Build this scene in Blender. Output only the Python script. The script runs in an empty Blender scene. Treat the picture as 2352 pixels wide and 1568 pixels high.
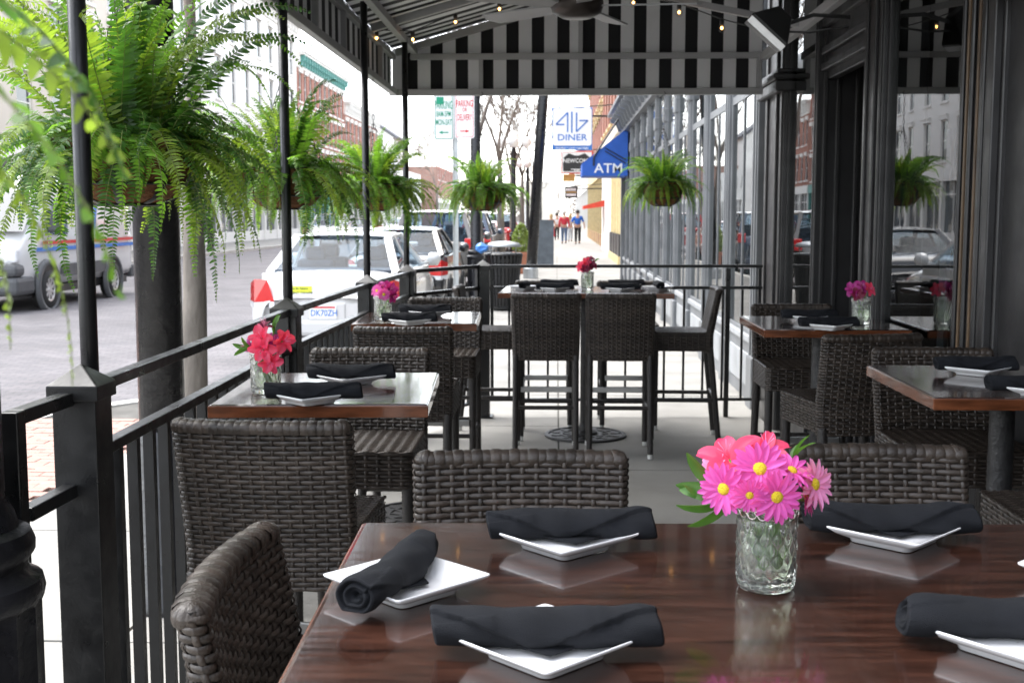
import bpy, bmesh, math, random
from mathutils import Vector, Matrix, Euler
R = math.radians
rnd = random.Random(7)
SC = bpy.context.scene
COL = SC.collection

# ------------------------------------------------------------------ camera
PITCH, YAW, EYE = math.atan(503/4759), math.atan(177/4759), 1.55
LENS = 1.162*36
cam = bpy.data.cameras.new('camera'); cam_o = bpy.data.objects.new('camera', cam); COL.objects.link(cam_o)
cam_o.location = (0, 0, EYE); cam_o.rotation_euler = (math.pi/2-PITCH, 0, YAW)
cam.lens = LENS; cam.sensor_width = 36; cam.clip_end = 3000; cam.clip_start = .02
cam.dof.use_dof = True; cam.dof.focus_distance = 2.3; cam.dof.aperture_fstop = 12.0
SC.camera = cam_o
# ------------------------------------------------------------------ sky and sun (bright overcast)
SUN_EL, SUN_AZ = R(58), R(-55)          # azimuth measured from +Y towards +X
w = bpy.data.worlds.new('World'); SC.world = w; w.use_nodes = True
nt = w.node_tree; nt.nodes.clear()
wo = nt.nodes.new('ShaderNodeOutputWorld'); bg = nt.nodes.new('ShaderNodeBackground')
sky = nt.nodes.new('ShaderNodeTexSky'); sky.sky_type = 'NISHITA'; sky.sun_disc = False
sky.sun_elevation = SUN_EL; sky.sun_rotation = SUN_AZ; sky.dust_density = 1.2; sky.air_density = 1.0
hs = nt.nodes.new('ShaderNodeHueSaturation'); hs.inputs['Saturation'].default_value = .30
nt.links.new(sky.outputs[0], hs.inputs['Color']); nt.links.new(hs.outputs[0], bg.inputs[0]); nt.links.new(bg.outputs[0], wo.inputs[0])
bg.inputs[1].default_value = .15
sl = bpy.data.lights.new('sun', 'SUN'); sl.energy = 1.0; sl.angle = R(60); sl.color = (1, .97, .92)
so = bpy.data.objects.new('sun', sl); COL.objects.link(so)
sd = Vector((math.sin(SUN_AZ)*math.cos(SUN_EL), math.cos(SUN_AZ)*math.cos(SUN_EL), math.sin(SUN_EL)))
so.rotation_euler = sd.to_track_quat('Z', 'Y').to_euler(); so.location = (0, 0, 30)
vs = SC.view_settings; vs.view_transform = 'Standard'; vs.look = 'None'; vs.gamma = 1; vs.use_curve_mapping = False
vs.exposure = 2.55

# ------------------------------------------------------------------ helpers
FP = LENS/36*2352
def ray(x, y):
    d = Vector(((x-1176)/FP, -(y-784)/FP, -1)); d.rotate(Euler((math.pi/2-PITCH, 0, YAW))); return d
def at(x, y, Y):                       # point of the pixel's ray that lies Y metres down the street
    d = ray(x, y); return Vector((0, 0, EYE))+d*(Y/d.y)
def atz(x, y, z):                      # point of the pixel's ray on the level z
    d = ray(x, y); return Vector((0, 0, EYE))+d*((z-EYE)/d.z)

class MB:
    def __init__(s): s.v = []; s.f = []
    def add(s, vs, fs):
        o = len(s.v); s.v += [tuple(p) for p in vs]; s.f += [tuple(i+o for i in f) for f in fs]; return s
    def box(s, x0, x1, y0, y1, z0, z1, M=None):
        p = [Vector((x, y, z)) for z in (z0, z1) for y in (y0, y1) for x in (x0, x1)]
        if M is not None: p = [M@q for q in p]
        return s.add(p, [(0,2,3,1),(4,5,7,6),(0,1,5,4),(2,6,7,3),(0,4,6,2),(1,3,7,5)])
    def cbox(s, c, d, M=None): return s.box(c[0]-d[0]/2, c[0]+d[0]/2, c[1]-d[1]/2, c[1]+d[1]/2, c[2]-d[2]/2, c[2]+d[2]/2, M)
    def beam(s, a, b, w, h, up=(0,0,1)):
        a, b = Vector(a), Vector(b); d = (b-a).normalized(); r = d.cross(Vector(up))
        if r.length < 1e-4: r = Vector((1,0,0))
        r.normalize(); u = r.cross(d)
        p = [q+r*(w/2*i)+u*(h/2*j) for q in (a, b) for i, j in ((-1,-1),(1,-1),(1,1),(-1,1))]
        return s.add(p, [(3,2,1,0),(4,5,6,7),(0,1,5,4),(1,2,6,5),(2,3,7,6),(3,0,4,7)])
    def tube(s, pts, rad, n=8, cap=True):
        pts = [Vector(p) for p in pts]; m = len(pts)
        if not hasattr(rad, '__len__'): rad = [rad]*m
        vs = []; pr = None
        for i in range(m):
            d = (pts[min(i+1, m-1)]-pts[max(i-1, 0)])
            if d.length < 1e-9: d = Vector((0,0,1))
            d.normalize()
            if pr is None: r = d.cross(Vector((0,0,1)) if abs(d.z) < .95 else Vector((1,0,0)))
            else: r = pr-d*pr.dot(d)
            r.normalize(); pr = r; u = d.cross(r)
            for k in range(n):
                a = 2*math.pi*(k+.5)/n; vs.append(pts[i]+(r*math.cos(a)+u*math.sin(a))*rad[i])
        fs = [(i*n+k, i*n+(k+1)%n, (i+1)*n+(k+1)%n, (i+1)*n+k) for i in range(m-1) for k in range(n)]
        if cap: fs += [tuple(range(n-1, -1, -1)), tuple((m-1)*n+k for k in range(n))]
        return s.add(vs, fs)
    def lathe(s, prof, n=24, c=(0,0,0), M=None, cap=True):
        vs = []
        for r, z in prof:
            for k in range(n):
                a = 2*math.pi*k/n; q = Vector((r*math.cos(a), r*math.sin(a), z))
                if M is not None: q = M@q
                vs.append(q+Vector(c))
        m = len(prof)
        fs = [(i*n+k, i*n+(k+1)%n, (i+1)*n+(k+1)%n, (i+1)*n+k) for i in range(m-1) for k in range(n)]
        if cap: fs += [tuple(range(n-1, -1, -1)), tuple((m-1)*n+k for k in range(n))]
        return s.add(vs, fs)
    def grid(s, rows, closed=False):
        m, n = len(rows), len(rows[0]); vs = [p for r in rows for p in r]
        fs = [(i*n+k, i*n+(k+1)%n, (i+1)*n+(k+1)%n, (i+1)*n+k) for i in range(m-1) for k in range(n if closed else n-1)]
        return s.add(vs, fs)
    def prism(s, poly, z0, z1, M=None):
        n = len(poly); p = [Vector((x, y, z0)) for x, y in poly]+[Vector((x, y, z1)) for x, y in poly]
        if M is not None: p = [M@q for q in p]
        return s.add(p, [tuple(range(n-1, -1, -1)), tuple(range(n, 2*n))]+[(k, (k+1)%n, n+(k+1)%n, n+k) for k in range(n)])
    def mesh(s, name, mat, smooth=False):
        me = bpy.data.meshes.new(name); me.from_pydata(s.v, [], s.f); me.update()
        if mat is not None: me.materials.append(mat)
        if smooth:
            me.polygons.foreach_set('use_smooth', [True]*len(me.polygons))
        return me
    def build(s, name, mat, parent=None, smooth=False, bevel=0, sub=0, angle=None):
        me = s.mesh(name, mat, smooth or angle is not None)
        if angle is not None:
            try: me.set_sharp_from_angle(angle=R(angle))
            except Exception: pass
        o = link(name, me, parent)
        if bevel:
            m = o.modifiers.new('bevel', 'BEVEL'); m.width = bevel; m.segments = 2; m.limit_method = 'ANGLE'; m.angle_limit = R(40)
        if sub:
            m = o.modifiers.new('subsurf', 'SUBSURF'); m.levels = sub; m.render_levels = sub
        return o

def link(name, data, parent=None, loc=None, rot=None, scale=None):
    o = bpy.data.objects.new(name, data); COL.objects.link(o)
    if parent is not None: o.parent = parent
    if loc is not None: o.location = loc
    if rot is not None: o.rotation_euler = rot
    if scale is not None: o.scale = scale
    return o
def tag(o, label=None, cat=None, group=None, kind=None):
    if label: o['label'] = label
    if cat: o['category'] = cat
    if group: o['group'] = group
    if kind: o['kind'] = kind
    return o
def thing(name, label, cat, loc=(0,0,0), rz=0, group=None):
    return tag(link(name, None, None, loc, (0, 0, rz)), label, cat, group)
def dup(o, parent=None):
    c = o.copy(); COL.objects.link(c)
    if parent is not None: c.parent = parent
    for ch in list(o.children): dup(ch, c)
    return c
def copy_thing(o, label, loc, rz, group=None):
    c = dup(o); c.location = loc; c.rotation_euler = (0, 0, rz); c['label'] = label
    if group: c['group'] = group
    return c

# ------------------------------------------------------------------ materials
def mat(name, col, rough=.6, metal=0, var=.15, scale=8, bump=0, bscale=60, coat=0, spec=.5, rvar=0, stretch=None, island=0):
    m = bpy.data.materials.new(name); m.use_nodes = True; n = m.node_tree; L = n.links; b = n.nodes['Principled BSDF']
    tc = n.nodes.new('ShaderNodeTexCoord'); src = tc.outputs['Object']
    if stretch:
        mp = n.nodes.new('ShaderNodeMapping'); mp.inputs['Scale'].default_value = stretch; L.new(src, mp.inputs[0]); src = mp.outputs[0]
    nz = n.nodes.new('ShaderNodeTexNoise'); nz.inputs['Scale'].default_value = scale; nz.inputs['Detail'].default_value = 6; L.new(src, nz.inputs['Vector'])
    rp = n.nodes.new('ShaderNodeMapRange'); rp.inputs[1].default_value = .28; rp.inputs[2].default_value = .72
    rp.inputs[3].default_value = 1-var; rp.inputs[4].default_value = 1+var; L.new(nz.outputs[0], rp.inputs[0])
    fac = rp.outputs[0]
    if island:
        g = n.nodes.new('ShaderNodeNewGeometry'); mr = n.nodes.new('ShaderNodeMapRange'); mr.inputs[3].default_value = 1-island; mr.inputs[4].default_value = 1+island
        L.new(g.outputs['Random Per Island'], mr.inputs[0]); mu = n.nodes.new('ShaderNodeMath'); mu.operation = 'MULTIPLY'
        L.new(fac, mu.inputs[0]); L.new(mr.outputs[0], mu.inputs[1]); fac = mu.outputs[0]
    vm = n.nodes.new('ShaderNodeVectorMath'); vm.operation = 'SCALE'; vm.inputs[0].default_value = col; L.new(fac, vm.inputs['Scale'])
    L.new(vm.outputs[0], b.inputs['Base Color'])
    b.inputs['Roughness'].default_value = rough; b.inputs['Metallic'].default_value = metal
    b.inputs['Specular IOR Level'].default_value = spec; b.inputs['Coat Weight'].default_value = coat; b.inputs['Coat Roughness'].default_value = .06
    if rvar:
        r2 = n.nodes.new('ShaderNodeMapRange'); r2.inputs[1].default_value = .3; r2.inputs[2].default_value = .7
        r2.inputs[3].default_value = max(.02, rough-rvar); r2.inputs[4].default_value = rough+rvar
        n2 = n.nodes.new('ShaderNodeTexNoise'); n2.inputs['Scale'].default_value = scale*1.7; n2.inputs['Detail'].default_value = 5
        L.new(tc.outputs['Object'], n2.inputs['Vector']); L.new(n2.outputs[0], r2.inputs[0]); L.new(r2.outputs[0], b.inputs['Roughness'])
    if bump:
        n3 = n.nodes.new('ShaderNodeTexNoise'); n3.inputs['Scale'].default_value = bscale; n3.inputs['Detail'].default_value = 5
        L.new(src, n3.inputs['Vector']); bp = n.nodes.new('ShaderNodeBump'); bp.inputs['Strength'].default_value = bump; bp.inputs['Distance'].default_value = .01
        L.new(n3.outputs[0], bp.inputs['Height']); L.new(bp.outputs[0], b.inputs['Normal'])
    m['col'] = col
    return m
def leaf_mat(name, col, trans=.45, var=.3, rough=.45, island=.25):
    m = mat(name, col, rough, var=var, scale=14, island=island); n = m.node_tree; L = n.links
    b = n.nodes['Principled BSDF']; o = n.nodes['Material Output']; src = b.inputs['Base Color'].links[0].from_socket
    t = n.nodes.new('ShaderNodeBsdfTranslucent'); sc = n.nodes.new('ShaderNodeVectorMath'); sc.operation = 'MULTIPLY'; sc.inputs[1].default_value = (1.5, 1.5, .7)
    L.new(src, sc.inputs[0]); L.new(sc.outputs[0], t.inputs[0])
    x = n.nodes.new('ShaderNodeMixShader'); x.inputs[0].default_value = trans; L.new(b.outputs[0], x.inputs[1]); L.new(t.outputs[0], x.inputs[2]); L.new(x.outputs[0], o.inputs[0])
    return m
def pane_mat(name, tint=(.8, .84, .84), ior=1.5, rough=.0):
    m = bpy.data.materials.new(name); m.use_nodes = True; n = m.node_tree; L = n.links; n.nodes.remove(n.nodes['Principled BSDF'])
    o = n.nodes['Material Output']; fr = n.nodes.new('ShaderNodeFresnel'); fr.inputs[0].default_value = ior
    t = n.nodes.new('ShaderNodeBsdfTransparent'); t.inputs[0].default_value = (*tint, 1)
    g = n.nodes.new('ShaderNodeBsdfGlossy'); g.inputs['Roughness'].default_value = rough
    nz = n.nodes.new('ShaderNodeTexNoise'); nz.inputs['Scale'].default_value = 1.3; tc = n.nodes.new('ShaderNodeTexCoord'); L.new(tc.outputs['Object'], nz.inputs['Vector'])
    bp = n.nodes.new('ShaderNodeBump'); bp.inputs['Strength'].default_value = .05; bp.inputs['Distance'].default_value = .01; L.new(nz.outputs[0], bp.inputs['Height']); L.new(bp.outputs[0], g.inputs['Normal'])
    ge = n.nodes.new('ShaderNodeNewGeometry'); iv = n.nodes.new('ShaderNodeMath'); iv.operation = 'SUBTRACT'; iv.inputs[0].default_value = 1; L.new(ge.outputs['Backfacing'], iv.inputs[1])
    mu = n.nodes.new('ShaderNodeMath'); mu.operation = 'MULTIPLY'; L.new(fr.outputs[0], mu.inputs[0]); L.new(iv.outputs[0], mu.inputs[1])   # only the outer face of the sheet mirrors
    x = n.nodes.new('ShaderNodeMixShader'); L.new(mu.outputs[0], x.inputs[0]); L.new(t.outputs[0], x.inputs[1]); L.new(g.outputs[0], x.inputs[2]); L.new(x.outputs[0], o.inputs[0])
    return m
def glass_mat(name, col=(1,1,1), ior=1.47, rough=.0, trans=1):
    m = bpy.data.materials.new(name); m.use_nodes = True; b = m.node_tree.nodes['Principled BSDF']
    b.inputs['Base Color'].default_value = (*col, 1); b.inputs['Transmission Weight'].default_value = trans; b.inputs['IOR'].default_value = ior; b.inputs['Roughness'].default_value = rough
    return m
def emit_mat(name, col, s):
    m = bpy.data.materials.new(name); m.use_nodes = True; b = m.node_tree.nodes['Principled BSDF']
    b.inputs['Base Color'].default_value = (*col, 1); b.inputs['Emission Color'].default_value = (*col, 1); b.inputs['Emission Strength'].default_value = s
    return m
def stripe_mat(name, axis, period, phase, duty=.49, c0=(.012,.012,.014), c1=(.72,.72,.72), trans=.0):
    m = mat(name, (1,1,1), .75, var=.06, scale=3, bump=.08, bscale=300); n = m.node_tree; L = n.links; b = n.nodes['Principled BSDF']
    tc = n.nodes.new('ShaderNodeTexCoord'); sp = n.nodes.new('ShaderNodeSeparateXYZ'); L.new(tc.outputs['Object'], sp.inputs[0])
    a = n.nodes.new('ShaderNodeMath'); a.operation = 'MULTIPLY_ADD'; a.inputs[1].default_value = 1/period; a.inputs[2].default_value = phase+100; L.new(sp.outputs[axis], a.inputs[0])
    f = n.nodes.new('ShaderNodeMath'); f.operation = 'FRACT'; L.new(a.outputs[0], f.inputs[0])
    g = n.nodes.new('ShaderNodeMath'); g.operation = 'GREATER_THAN'; g.inputs[1].default_value = duty; L.new(f.outputs[0], g.inputs[0])
    x = n.nodes.new('ShaderNodeMix'); x.data_type = 'RGBA'; x.inputs[6].default_value = (*c0, 1); x.inputs[7].default_value = (*c1, 1); L.new(g.outputs[0], x.inputs[0])
    src = b.inputs['Base Color'].links[0].from_socket; mu = n.nodes.new('ShaderNodeVectorMath'); mu.operation = 'MULTIPLY'
    L.new(src, mu.inputs[0]); L.new(x.outputs[2], mu.inputs[1]); L.new(mu.outputs[0], b.inputs['Base Color'])
    if trans:
        o = n.nodes['Material Output']; t = n.nodes.new('ShaderNodeBsdfTranslucent'); L.new(mu.outputs[0], t.inputs[0])
        ms = n.nodes.new('ShaderNodeMixShader'); ms.inputs[0].default_value = trans; L.new(b.outputs[0], ms.inputs[1]); L.new(t.outputs[0], ms.inputs[2]); L.new(ms.outputs[0], o.inputs[0])
    return m
def brick_mat(name, c1, c2, mortar, bw=.2, bh=.1, ax='XY', msize=.012, bump=.4, rough=.85):
    m = mat(name, (1,1,1), rough, var=.22, scale=.9); n = m.node_tree; L = n.links; b = n.nodes['Principled BSDF']
    tc = n.nodes.new('ShaderNodeTexCoord'); sp = n.nodes.new('ShaderNodeSeparateXYZ'); cb = n.nodes.new('ShaderNodeCombineXYZ')
    L.new(tc.outputs['Object'], sp.inputs[0]); L.new(sp.outputs[ax[0]], cb.inputs[0]); L.new(sp.outputs[ax[1]], cb.inputs[1])
    t = n.nodes.new('ShaderNodeTexBrick'); t.inputs['Color1'].default_value = (*c1, 1); t.inputs['Color2'].default_value = (*c2, 1); t.inputs['Mortar'].default_value = (*mortar, 1)
    t.inputs['Scale'].default_value = 1; t.inputs['Brick Width'].default_value = bw; t.inputs['Row Height'].default_value = bh; t.inputs['Mortar Size'].default_value = msize*.5; t.inputs['Bias'].default_value = .1
    L.new(cb.outputs[0], t.inputs[0])
    src = b.inputs['Base Color'].links[0].from_socket; mu = n.nodes.new('ShaderNodeVectorMath'); mu.operation = 'MULTIPLY'
    L.new(src, mu.inputs[0]); L.new(t.outputs[0], mu.inputs[1]); L.new(mu.outputs[0], b.inputs['Base Color'])
    bp = n.nodes.new('ShaderNodeBump'); bp.inputs['Strength'].default_value = bump; bp.inputs['Distance'].default_value = .01; bp.invert = True; L.new(t.outputs[1], bp.inputs['Height']); L.new(bp.outputs[0], b.inputs['Normal'])
    return m

M = dict(
 concrete=mat('concrete', (.26,.25,.23), .85, var=.2, scale=1.6, bump=.25, bscale=90),
 joint=mat('joint_dirt', (.10,.095,.085), .95, var=.3, scale=5),
 curb=mat('curb_stone', (.46,.45,.42), .8, var=.15, scale=3, bump=.2),
 paver=mat('paver', (.33,.20,.165), .85, var=.25, scale=3.1, bump=.3, island=.2),
 road=brick_mat('road_brick', (.112,.106,.112), (.155,.142,.147), (.066,.064,.066), .22, .11),
 black=mat('black_paint', (.007,.0072,.0078), .36, var=.4, scale=9, bump=.05, bscale=160, rvar=.12),
 blackpole=mat('black_pole_paint', (.008,.008,.010), .32, var=.4, scale=7, bump=.5, bscale=26, rvar=.1),
 wicker=mat('wicker', (.035,.0262,.0205), .37, var=.35, scale=25, bump=.2, bscale=240, island=.30, spec=.42),
 wickblock=mat('wicker_light_block', (.008,.007,.006), .9),  # dark filler added behind the weave to block light
 wleg=mat('wicker_leg', (.022,.018,.016), .42, var=.3, scale=40, bump=.3, bscale=200),
 steel=mat('brushed_steel', (.55,.55,.55), .3, 1, var=.1, scale=12),
 tip=mat('chair_foot_plastic', (.6,.6,.58), .5),
 wood=mat('mahogany', (.037,.0150,.0098), .17, var=.65, scale=6.5, coat=.6, stretch=(1.2,9,9), rvar=.05, bump=.03, bscale=8),
 woodedge=mat('varnished_edge', (.125,.040,.0165), .2, var=.5, scale=9, coat=.5, stretch=(1,1,6)),
 iron=mat('cast_iron', (.035,.034,.034), .5, .3, var=.35, scale=30, bump=.4, bscale=90),
 china=mat('white_china', (.83,.83,.84), .10, var=.02, coat=.3),
 napkin=mat('black_linen', (.0095,.0105,.0135), .9, var=.25, scale=20, bump=.5, bscale=900, spec=.25),
 glass=glass_mat('vase_glass', (.95,.985,.93), 1.46, .0, .965),
 water=glass_mat('water', (.93,.98,.86), 1.33, 0, .97),
 silver=mat('silver_filigree', (.75,.73,.70), .22, 1, var=.1, scale=60),
 pink=leaf_mat('daisy_pink', (.70,.105,.49), .35, .15, .5, .12),
 paleP=leaf_mat('daisy_pale_pink', (.80,.32,.62), .35, .15, .5, .1),
 coral=leaf_mat('alstroemeria_coral', (.85,.07,.18), .35, .2, .45, .12),
 magenta=leaf_mat('alstroemeria_magenta', (.42,.025,.26), .35, .2, .45, .15),
 maroon=leaf_mat('alstroemeria_maroon', (.22,.012,.06), .3, .3, .5, .15),
 yellow=mat('daisy_centre', (.70,.52,.02), .8, var=.2, scale=300, bump=.6, bscale=500),
 leaf=leaf_mat('flower_leaf', (.075,.19,.035), .35),
 stem=leaf_mat('flower_stem', (.16,.30,.06), .3),
 fernA=leaf_mat('fern_light', (.13,.27,.04), .5, .3, .4, .22),
 fernB=leaf_mat('fern_dark', (.055,.14,.028), .42, .35, .4, .25),
 fernC=leaf_mat('fern_yellow', (.21,.31,.05), .5, .3, .4, .22),
 rachis=mat('fern_stalk', (.16,.20,.05), .6),
 coco=mat('coconut_liner', (.20,.085,.032), .95, var=.4, scale=26, bump=1, bscale=140, stretch=(1,1,4)),
 greyframe=mat('grey_frame_paint', (.40,.40,.405), .55, var=.08, scale=6),
 canvas_end=stripe_mat('canvas_end', 'X', .187, .0, trans=.12),
 canvas_roof=stripe_mat('canvas_roof', 'Y', .187, .0, trans=.10),
 canvas_side=stripe_mat('canvas_side', 'Y', .187, .3, trans=.10),
 bulb=emit_mat('bulb_glow', (1,.50,.14), 2.5), bulbglass=pane_mat('bulb_glass', (.95,.9,.85), 1.4),
 brownfan=mat('fan_bronze', (.05,.04,.035), .35, .4, var=.15),
 shopdark=mat('shopfront_paint', (.022,.021,.022), .38, var=.3, scale=5, bump=.06, bscale=40, rvar=.08),
 shoplit=mat('shopfront_paint_lit', (.15,.157,.165), .42, var=.2, scale=3, bump=.06, bscale=40),  # the near shopfront's dark paint again, stronger daylight put into the colour
 shoplight=mat('shopfront_sill', (.30,.31,.32), .5, var=.2, scale=3),
 brasswood=mat('worn_wood_trim', (.12,.075,.04), .45, var=.4, scale=12, stretch=(8,8,.6)),
 pane=pane_mat('shop_pane', ior=2.6), drape=mat('pale_curtain', (.32,.36,.40), .9, var=.15, scale=4),
 inside=mat('dark_room', (.02,.018,.017), .8), carpane=pane_mat('car_pane', (.80,.86,.90), 1.22),
 cream=mat('cream_stucco', (.66,.60,.48), .85, var=.08, scale=1.5), creamtrim=mat('cream_trim', (.62,.50,.26), .7),
 whitewall=mat('white_painted_wall', (.74,.73,.70), .8, var=.06, scale=.8),
 stone=mat('pale_stone', (.58,.54,.47), .85, var=.1, scale=.6, bump=.2, bscale=10),
 brick=brick_mat('red_brick', (.36,.12,.075), (.28,.095,.06), (.36,.30,.26), .24, .08, 'YZ', .012, .2),
 brickX=brick_mat('red_brick_front', (.34,.125,.085), (.27,.10,.07), (.36,.30,.26), .24, .08, 'XZ', .012, .2),
 trimw=mat('white_trim', (.74,.73,.70), .6, var=.08, scale=2), teal=mat('teal_trim', (.10,.30,.27), .6), roof=mat('slate_roof', (.10,.10,.11), .7),
 winglass=mat('window_dark', (.035,.045,.055), .05, var=.2, spec=.6),
 blueawn=mat('blue_awning', (.022,.105,.46), .7, var=.1, scale=4, bump=.08, bscale=200), redawn=mat('red_awning', (.62,.06,.03), .7),
 signwhite=mat('sign_white', (.82,.83,.84), .35, var=.03), signblue=mat('sign_blue', (.03,.16,.52), .4), signblack=mat('sign_black', (.02,.02,.02), .4),
 signred=mat('sign_red', (.55,.03,.03), .4), signgreen=mat('sign_green', (.0,.27,.15), .4), signyellow=mat('sign_yellow', (.72,.78,.05), .4), gold=mat('sign_gold', (.45,.28,.08), .5),
 galv=mat('galvanised_steel', (.48,.50,.51), .4, .7, var=.12, scale=14),
 globe=mat('milk_glass', (.86,.86,.84), .25, var=.02), chalk=mat('chalkboard', (.085,.10,.115), .8, var=.25, scale=5),
 terra=mat('terracotta', (.42,.17,.10), .8), shrub=leaf_mat('shrub', (.16,.22,.04), .3),
 bark=mat('grey_bark', (.165,.145,.125), .9, var=.45, scale=9, bump=1, bscale=26, stretch=(1,1,.35)),
 twig=mat('twig_bark', (.19,.155,.13), .9, var=.2),
 carwhite=mat('car_white', (.60,.60,.595), .22, coat=.8, var=.01), carblack=mat('car_black', (.02,.02,.022), .2, coat=1, var=.05),
 carsilver=mat('car_taupe', (.16,.15,.14), .25, .5, coat=.8, var=.02), carblue=mat('car_blue', (.07,.09,.13), .22, .3, coat=.8), carred=mat('car_red', (.45,.02,.02), .22, coat=.8),
 plastic=mat('grey_plastic', (.075,.078,.082), .55, var=.1), tyre=mat('tyre', (.02,.02,.02), .8, var=.2, scale=20), rim=mat('wheel_rim', (.62,.62,.62), .3, .8),
 tail=mat('tail_lamp', (.62,.02,.02), .12, coat=1, var=.05), lampclear=mat('clear_lamp', (.75,.76,.77), .1, coat=1), seat=mat('car_seat', (.085,.10,.125), .8), chrome=mat('chrome', (.8,.8,.8), .08, 1),
 skin=mat('skin', (.55,.32,.23), .55), hair=mat('hair', (.03,.02,.015), .7), hairg=mat('grey_hair', (.55,.54,.52), .7), blond=mat('blond_hair', (.45,.30,.13), .7),
 jeans=mat('jeans', (.10,.15,.25), .85), blk=mat('black_cloth', (.02,.02,.022), .9), shirtred=mat('red_cloth', (.60,.045,.07), .85), shirtblue=mat('blue_cloth', (.03,.14,.55), .85), shirtwhite=mat('white_cloth', (.75,.74,.74), .85), greycloth=mat('grey_cloth', (.45,.48,.52), .85), shoe=mat('shoe', (.03,.03,.03), .6),
 bluebag=mat('blue_plastic', (.06,.22,.60), .4), hill=mat('far_foliage', (.20,.17,.15), .9),
)

# ================================================================== THE SETTING
tag(MB().add([(-900,-300,-.137),(900,-300,-.137),(900,1600,-.137),(-900,1600,-.137)], [(0,1,2,3)]).build('ground', M['joint']), 'dull ground beneath the street', None, kind='structure')
tag(MB().add([(-14.5,-60,-.13),(-1.5,-60,-.13),(-1.5,420,-.13),(-14.5,420,-.13)], [(0,1,2,3)]).build('road', M['road']), 'grey brick paved street', None, kind='structure')
CURB = [(-1.75,400),(-1.75,12.6),(-1.85,12),(-2.15,11.4),(-2.6,10.9),(-3.1,10.4),(-3.65,9.8),(-4.05,9.2),(-4.25,8.4),(-4.25,-8)]
def offset(pl, d):
    out = []
    for i, p in enumerate(pl):
        a, b = pl[max(i-1, 0)], pl[min(i+1, len(pl)-1)]; t = Vector((b[0]-a[0], b[1]-a[1])).normalized(); out.append((p[0]-t.y*d, p[1]+t.x*d))
    return out
inner = offset(CURB, .15)
side = MB().prism([(7,-8),(7,400)]+inner, -.3, -.016).build('sidewalk', M['joint']); tag(side, 'concrete slab sidewalk running past the patio', None, kind='structure')
mb = MB()
for i in range(len(CURB)-1): mb.prism([CURB[i], inner[i], inner[i+1], CURB[i+1]][::-1], -.3, 0)
tag(mb.build('curb', M['curb']), 'pale stone curb edge of the sidewalk', None, kind='structure')
def slab(x0, x1, y0, y1):
    g = .006; mb = MB().box(x0+g, x1-g, y0+g, y1-g, -.1, rnd.uniform(-.002, .001)); return mb.build('slab', M['concrete'], side)
y = 7.2-1.52*7
while y < 44:
    for x0, x1 in ((-1.6, .02), (.02, 2.5)): slab(x0, x1, y, y+1.52)
    if y < 8: slab(-2.85, -1.6, y, y+1.52)
    y += 1.52
YS = y
MB().box(-1.6, 6, YS+.006, 399, -.1, 0).build('slab', M['concrete'], side)
bm_ = MB().box(-.097, .097, -.047, .047, -.06, .0).mesh('brick', M['paver'])
for i in range(6):
    for j in range(29):
        o = link('brick', bm_, side, (-2.95-.2*i-.1*(j%2)+.05, 6.05+.1*j, .001+rnd.uniform(-.003, .002)), (rnd.uniform(-.01,.01), rnd.uniform(-.01,.01), rnd.uniform(-.012,.012)))
ls = MB().box(-24, -14.65, -60, 420, -.3, 0).build('left_sidewalk', M['concrete']); tag(ls, 'sidewalk on the far side of the street', None, kind='structure')
tag(MB().box(-14.65, -14.5, -60, 420, -.3, .003).build('far_curb', M['curb']), 'pale curb on the far side of the street', None, kind='structure')

# ------------------------------------------------------------------ the dark shopfront beside the patio
XW = 1.64
sb = thing('shopfront_building', 'dark painted shopfront with tall panes beside the patio, its paint coloured lighter for daylight further along', 'building', (0,0,0))
MB().box(XW+.02, 7, -8, 29, 3.35, 5.6).build('upper_wall', M['shoplit'], sb)
MB().box(XW-.005, 2.2, -8, 4.45, -.1, 3.36).build('wall', M['shopdark'], sb)
room = MB(); room.box(5.5, 5.6, 3, 29, -.1, 3.4); room.box(XW+.6, 5.6, 2.9, 3.0, -.1, 3.4); room.box(XW+.06, 5.6, 3, 29, -.12, -.04); room.box(XW+.06, 5.6, 3, 29, 3.3, 3.34)
room.box(2.6, 2.7, 9.4, 29, -.04, 3.3)
room.build('interior', M['inside'], sb)
def pilaster(y0, y1, xf, top, mtl, strips=()):
    mb = MB(); mb.box(xf, XW+.2, y0, y1, -.05, top)
    for (a, b, d) in strips: mb.box(xf-d, xf+.003, a, b, -.05, top-.002)
    return mb.build('pilaster', mtl, sb, bevel=.006)
# nearest pier with its stepped mouldings
pilaster(4.45, 4.88, 1.615, 3.34, M['shopdark'], ((4.47,4.53,.03),(4.60,4.64,.02)))
for q in (4.68, 4.80): MB().box(1.602, 1.616, q, q+.014, -.03, 3.3).build('moulding', M['brasswood'], sb, bevel=.004)
for q in (4.56, 4.74, 4.845): MB().box(1.598, 1.616, q, q+.025, -.03, 3.3).build('moulding', M['shopdark'], sb, bevel=.008)
def pane(y0, y1, z0, z1, x, nm='window_pane'): return MB().box(x, x+.008, y0, y1, z0, z1).build(nm, M['pane'], sb)
def frame(y0, y1, z0, z1, x, t, mtl):
    mb = MB(); mb.box(x-.012, x+.04, y0, y0+t, z0, z1); mb.box(x-.012, x+.04, y1-t, y1, z0, z1); mb.box(x-.010, x+.038, y0+t, y1-t, z0, z0+t); mb.box(x-.010, x+.038, y0+t, y1-t, z1-t, z1)
    return mb.build('window_frame', mtl, sb, bevel=.004)
PX = XW+.008
pane(4.90, 6.05, .42, 3.3, PX); frame(4.88, 6.07, .38, 3.34, PX, .025, M['shopdark'])
MB().box(XW-.02, XW+.15, 4.88, 6.07, -.05, .38).build('bulkhead', M['shopdark'], sb, bevel=.005)
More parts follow.
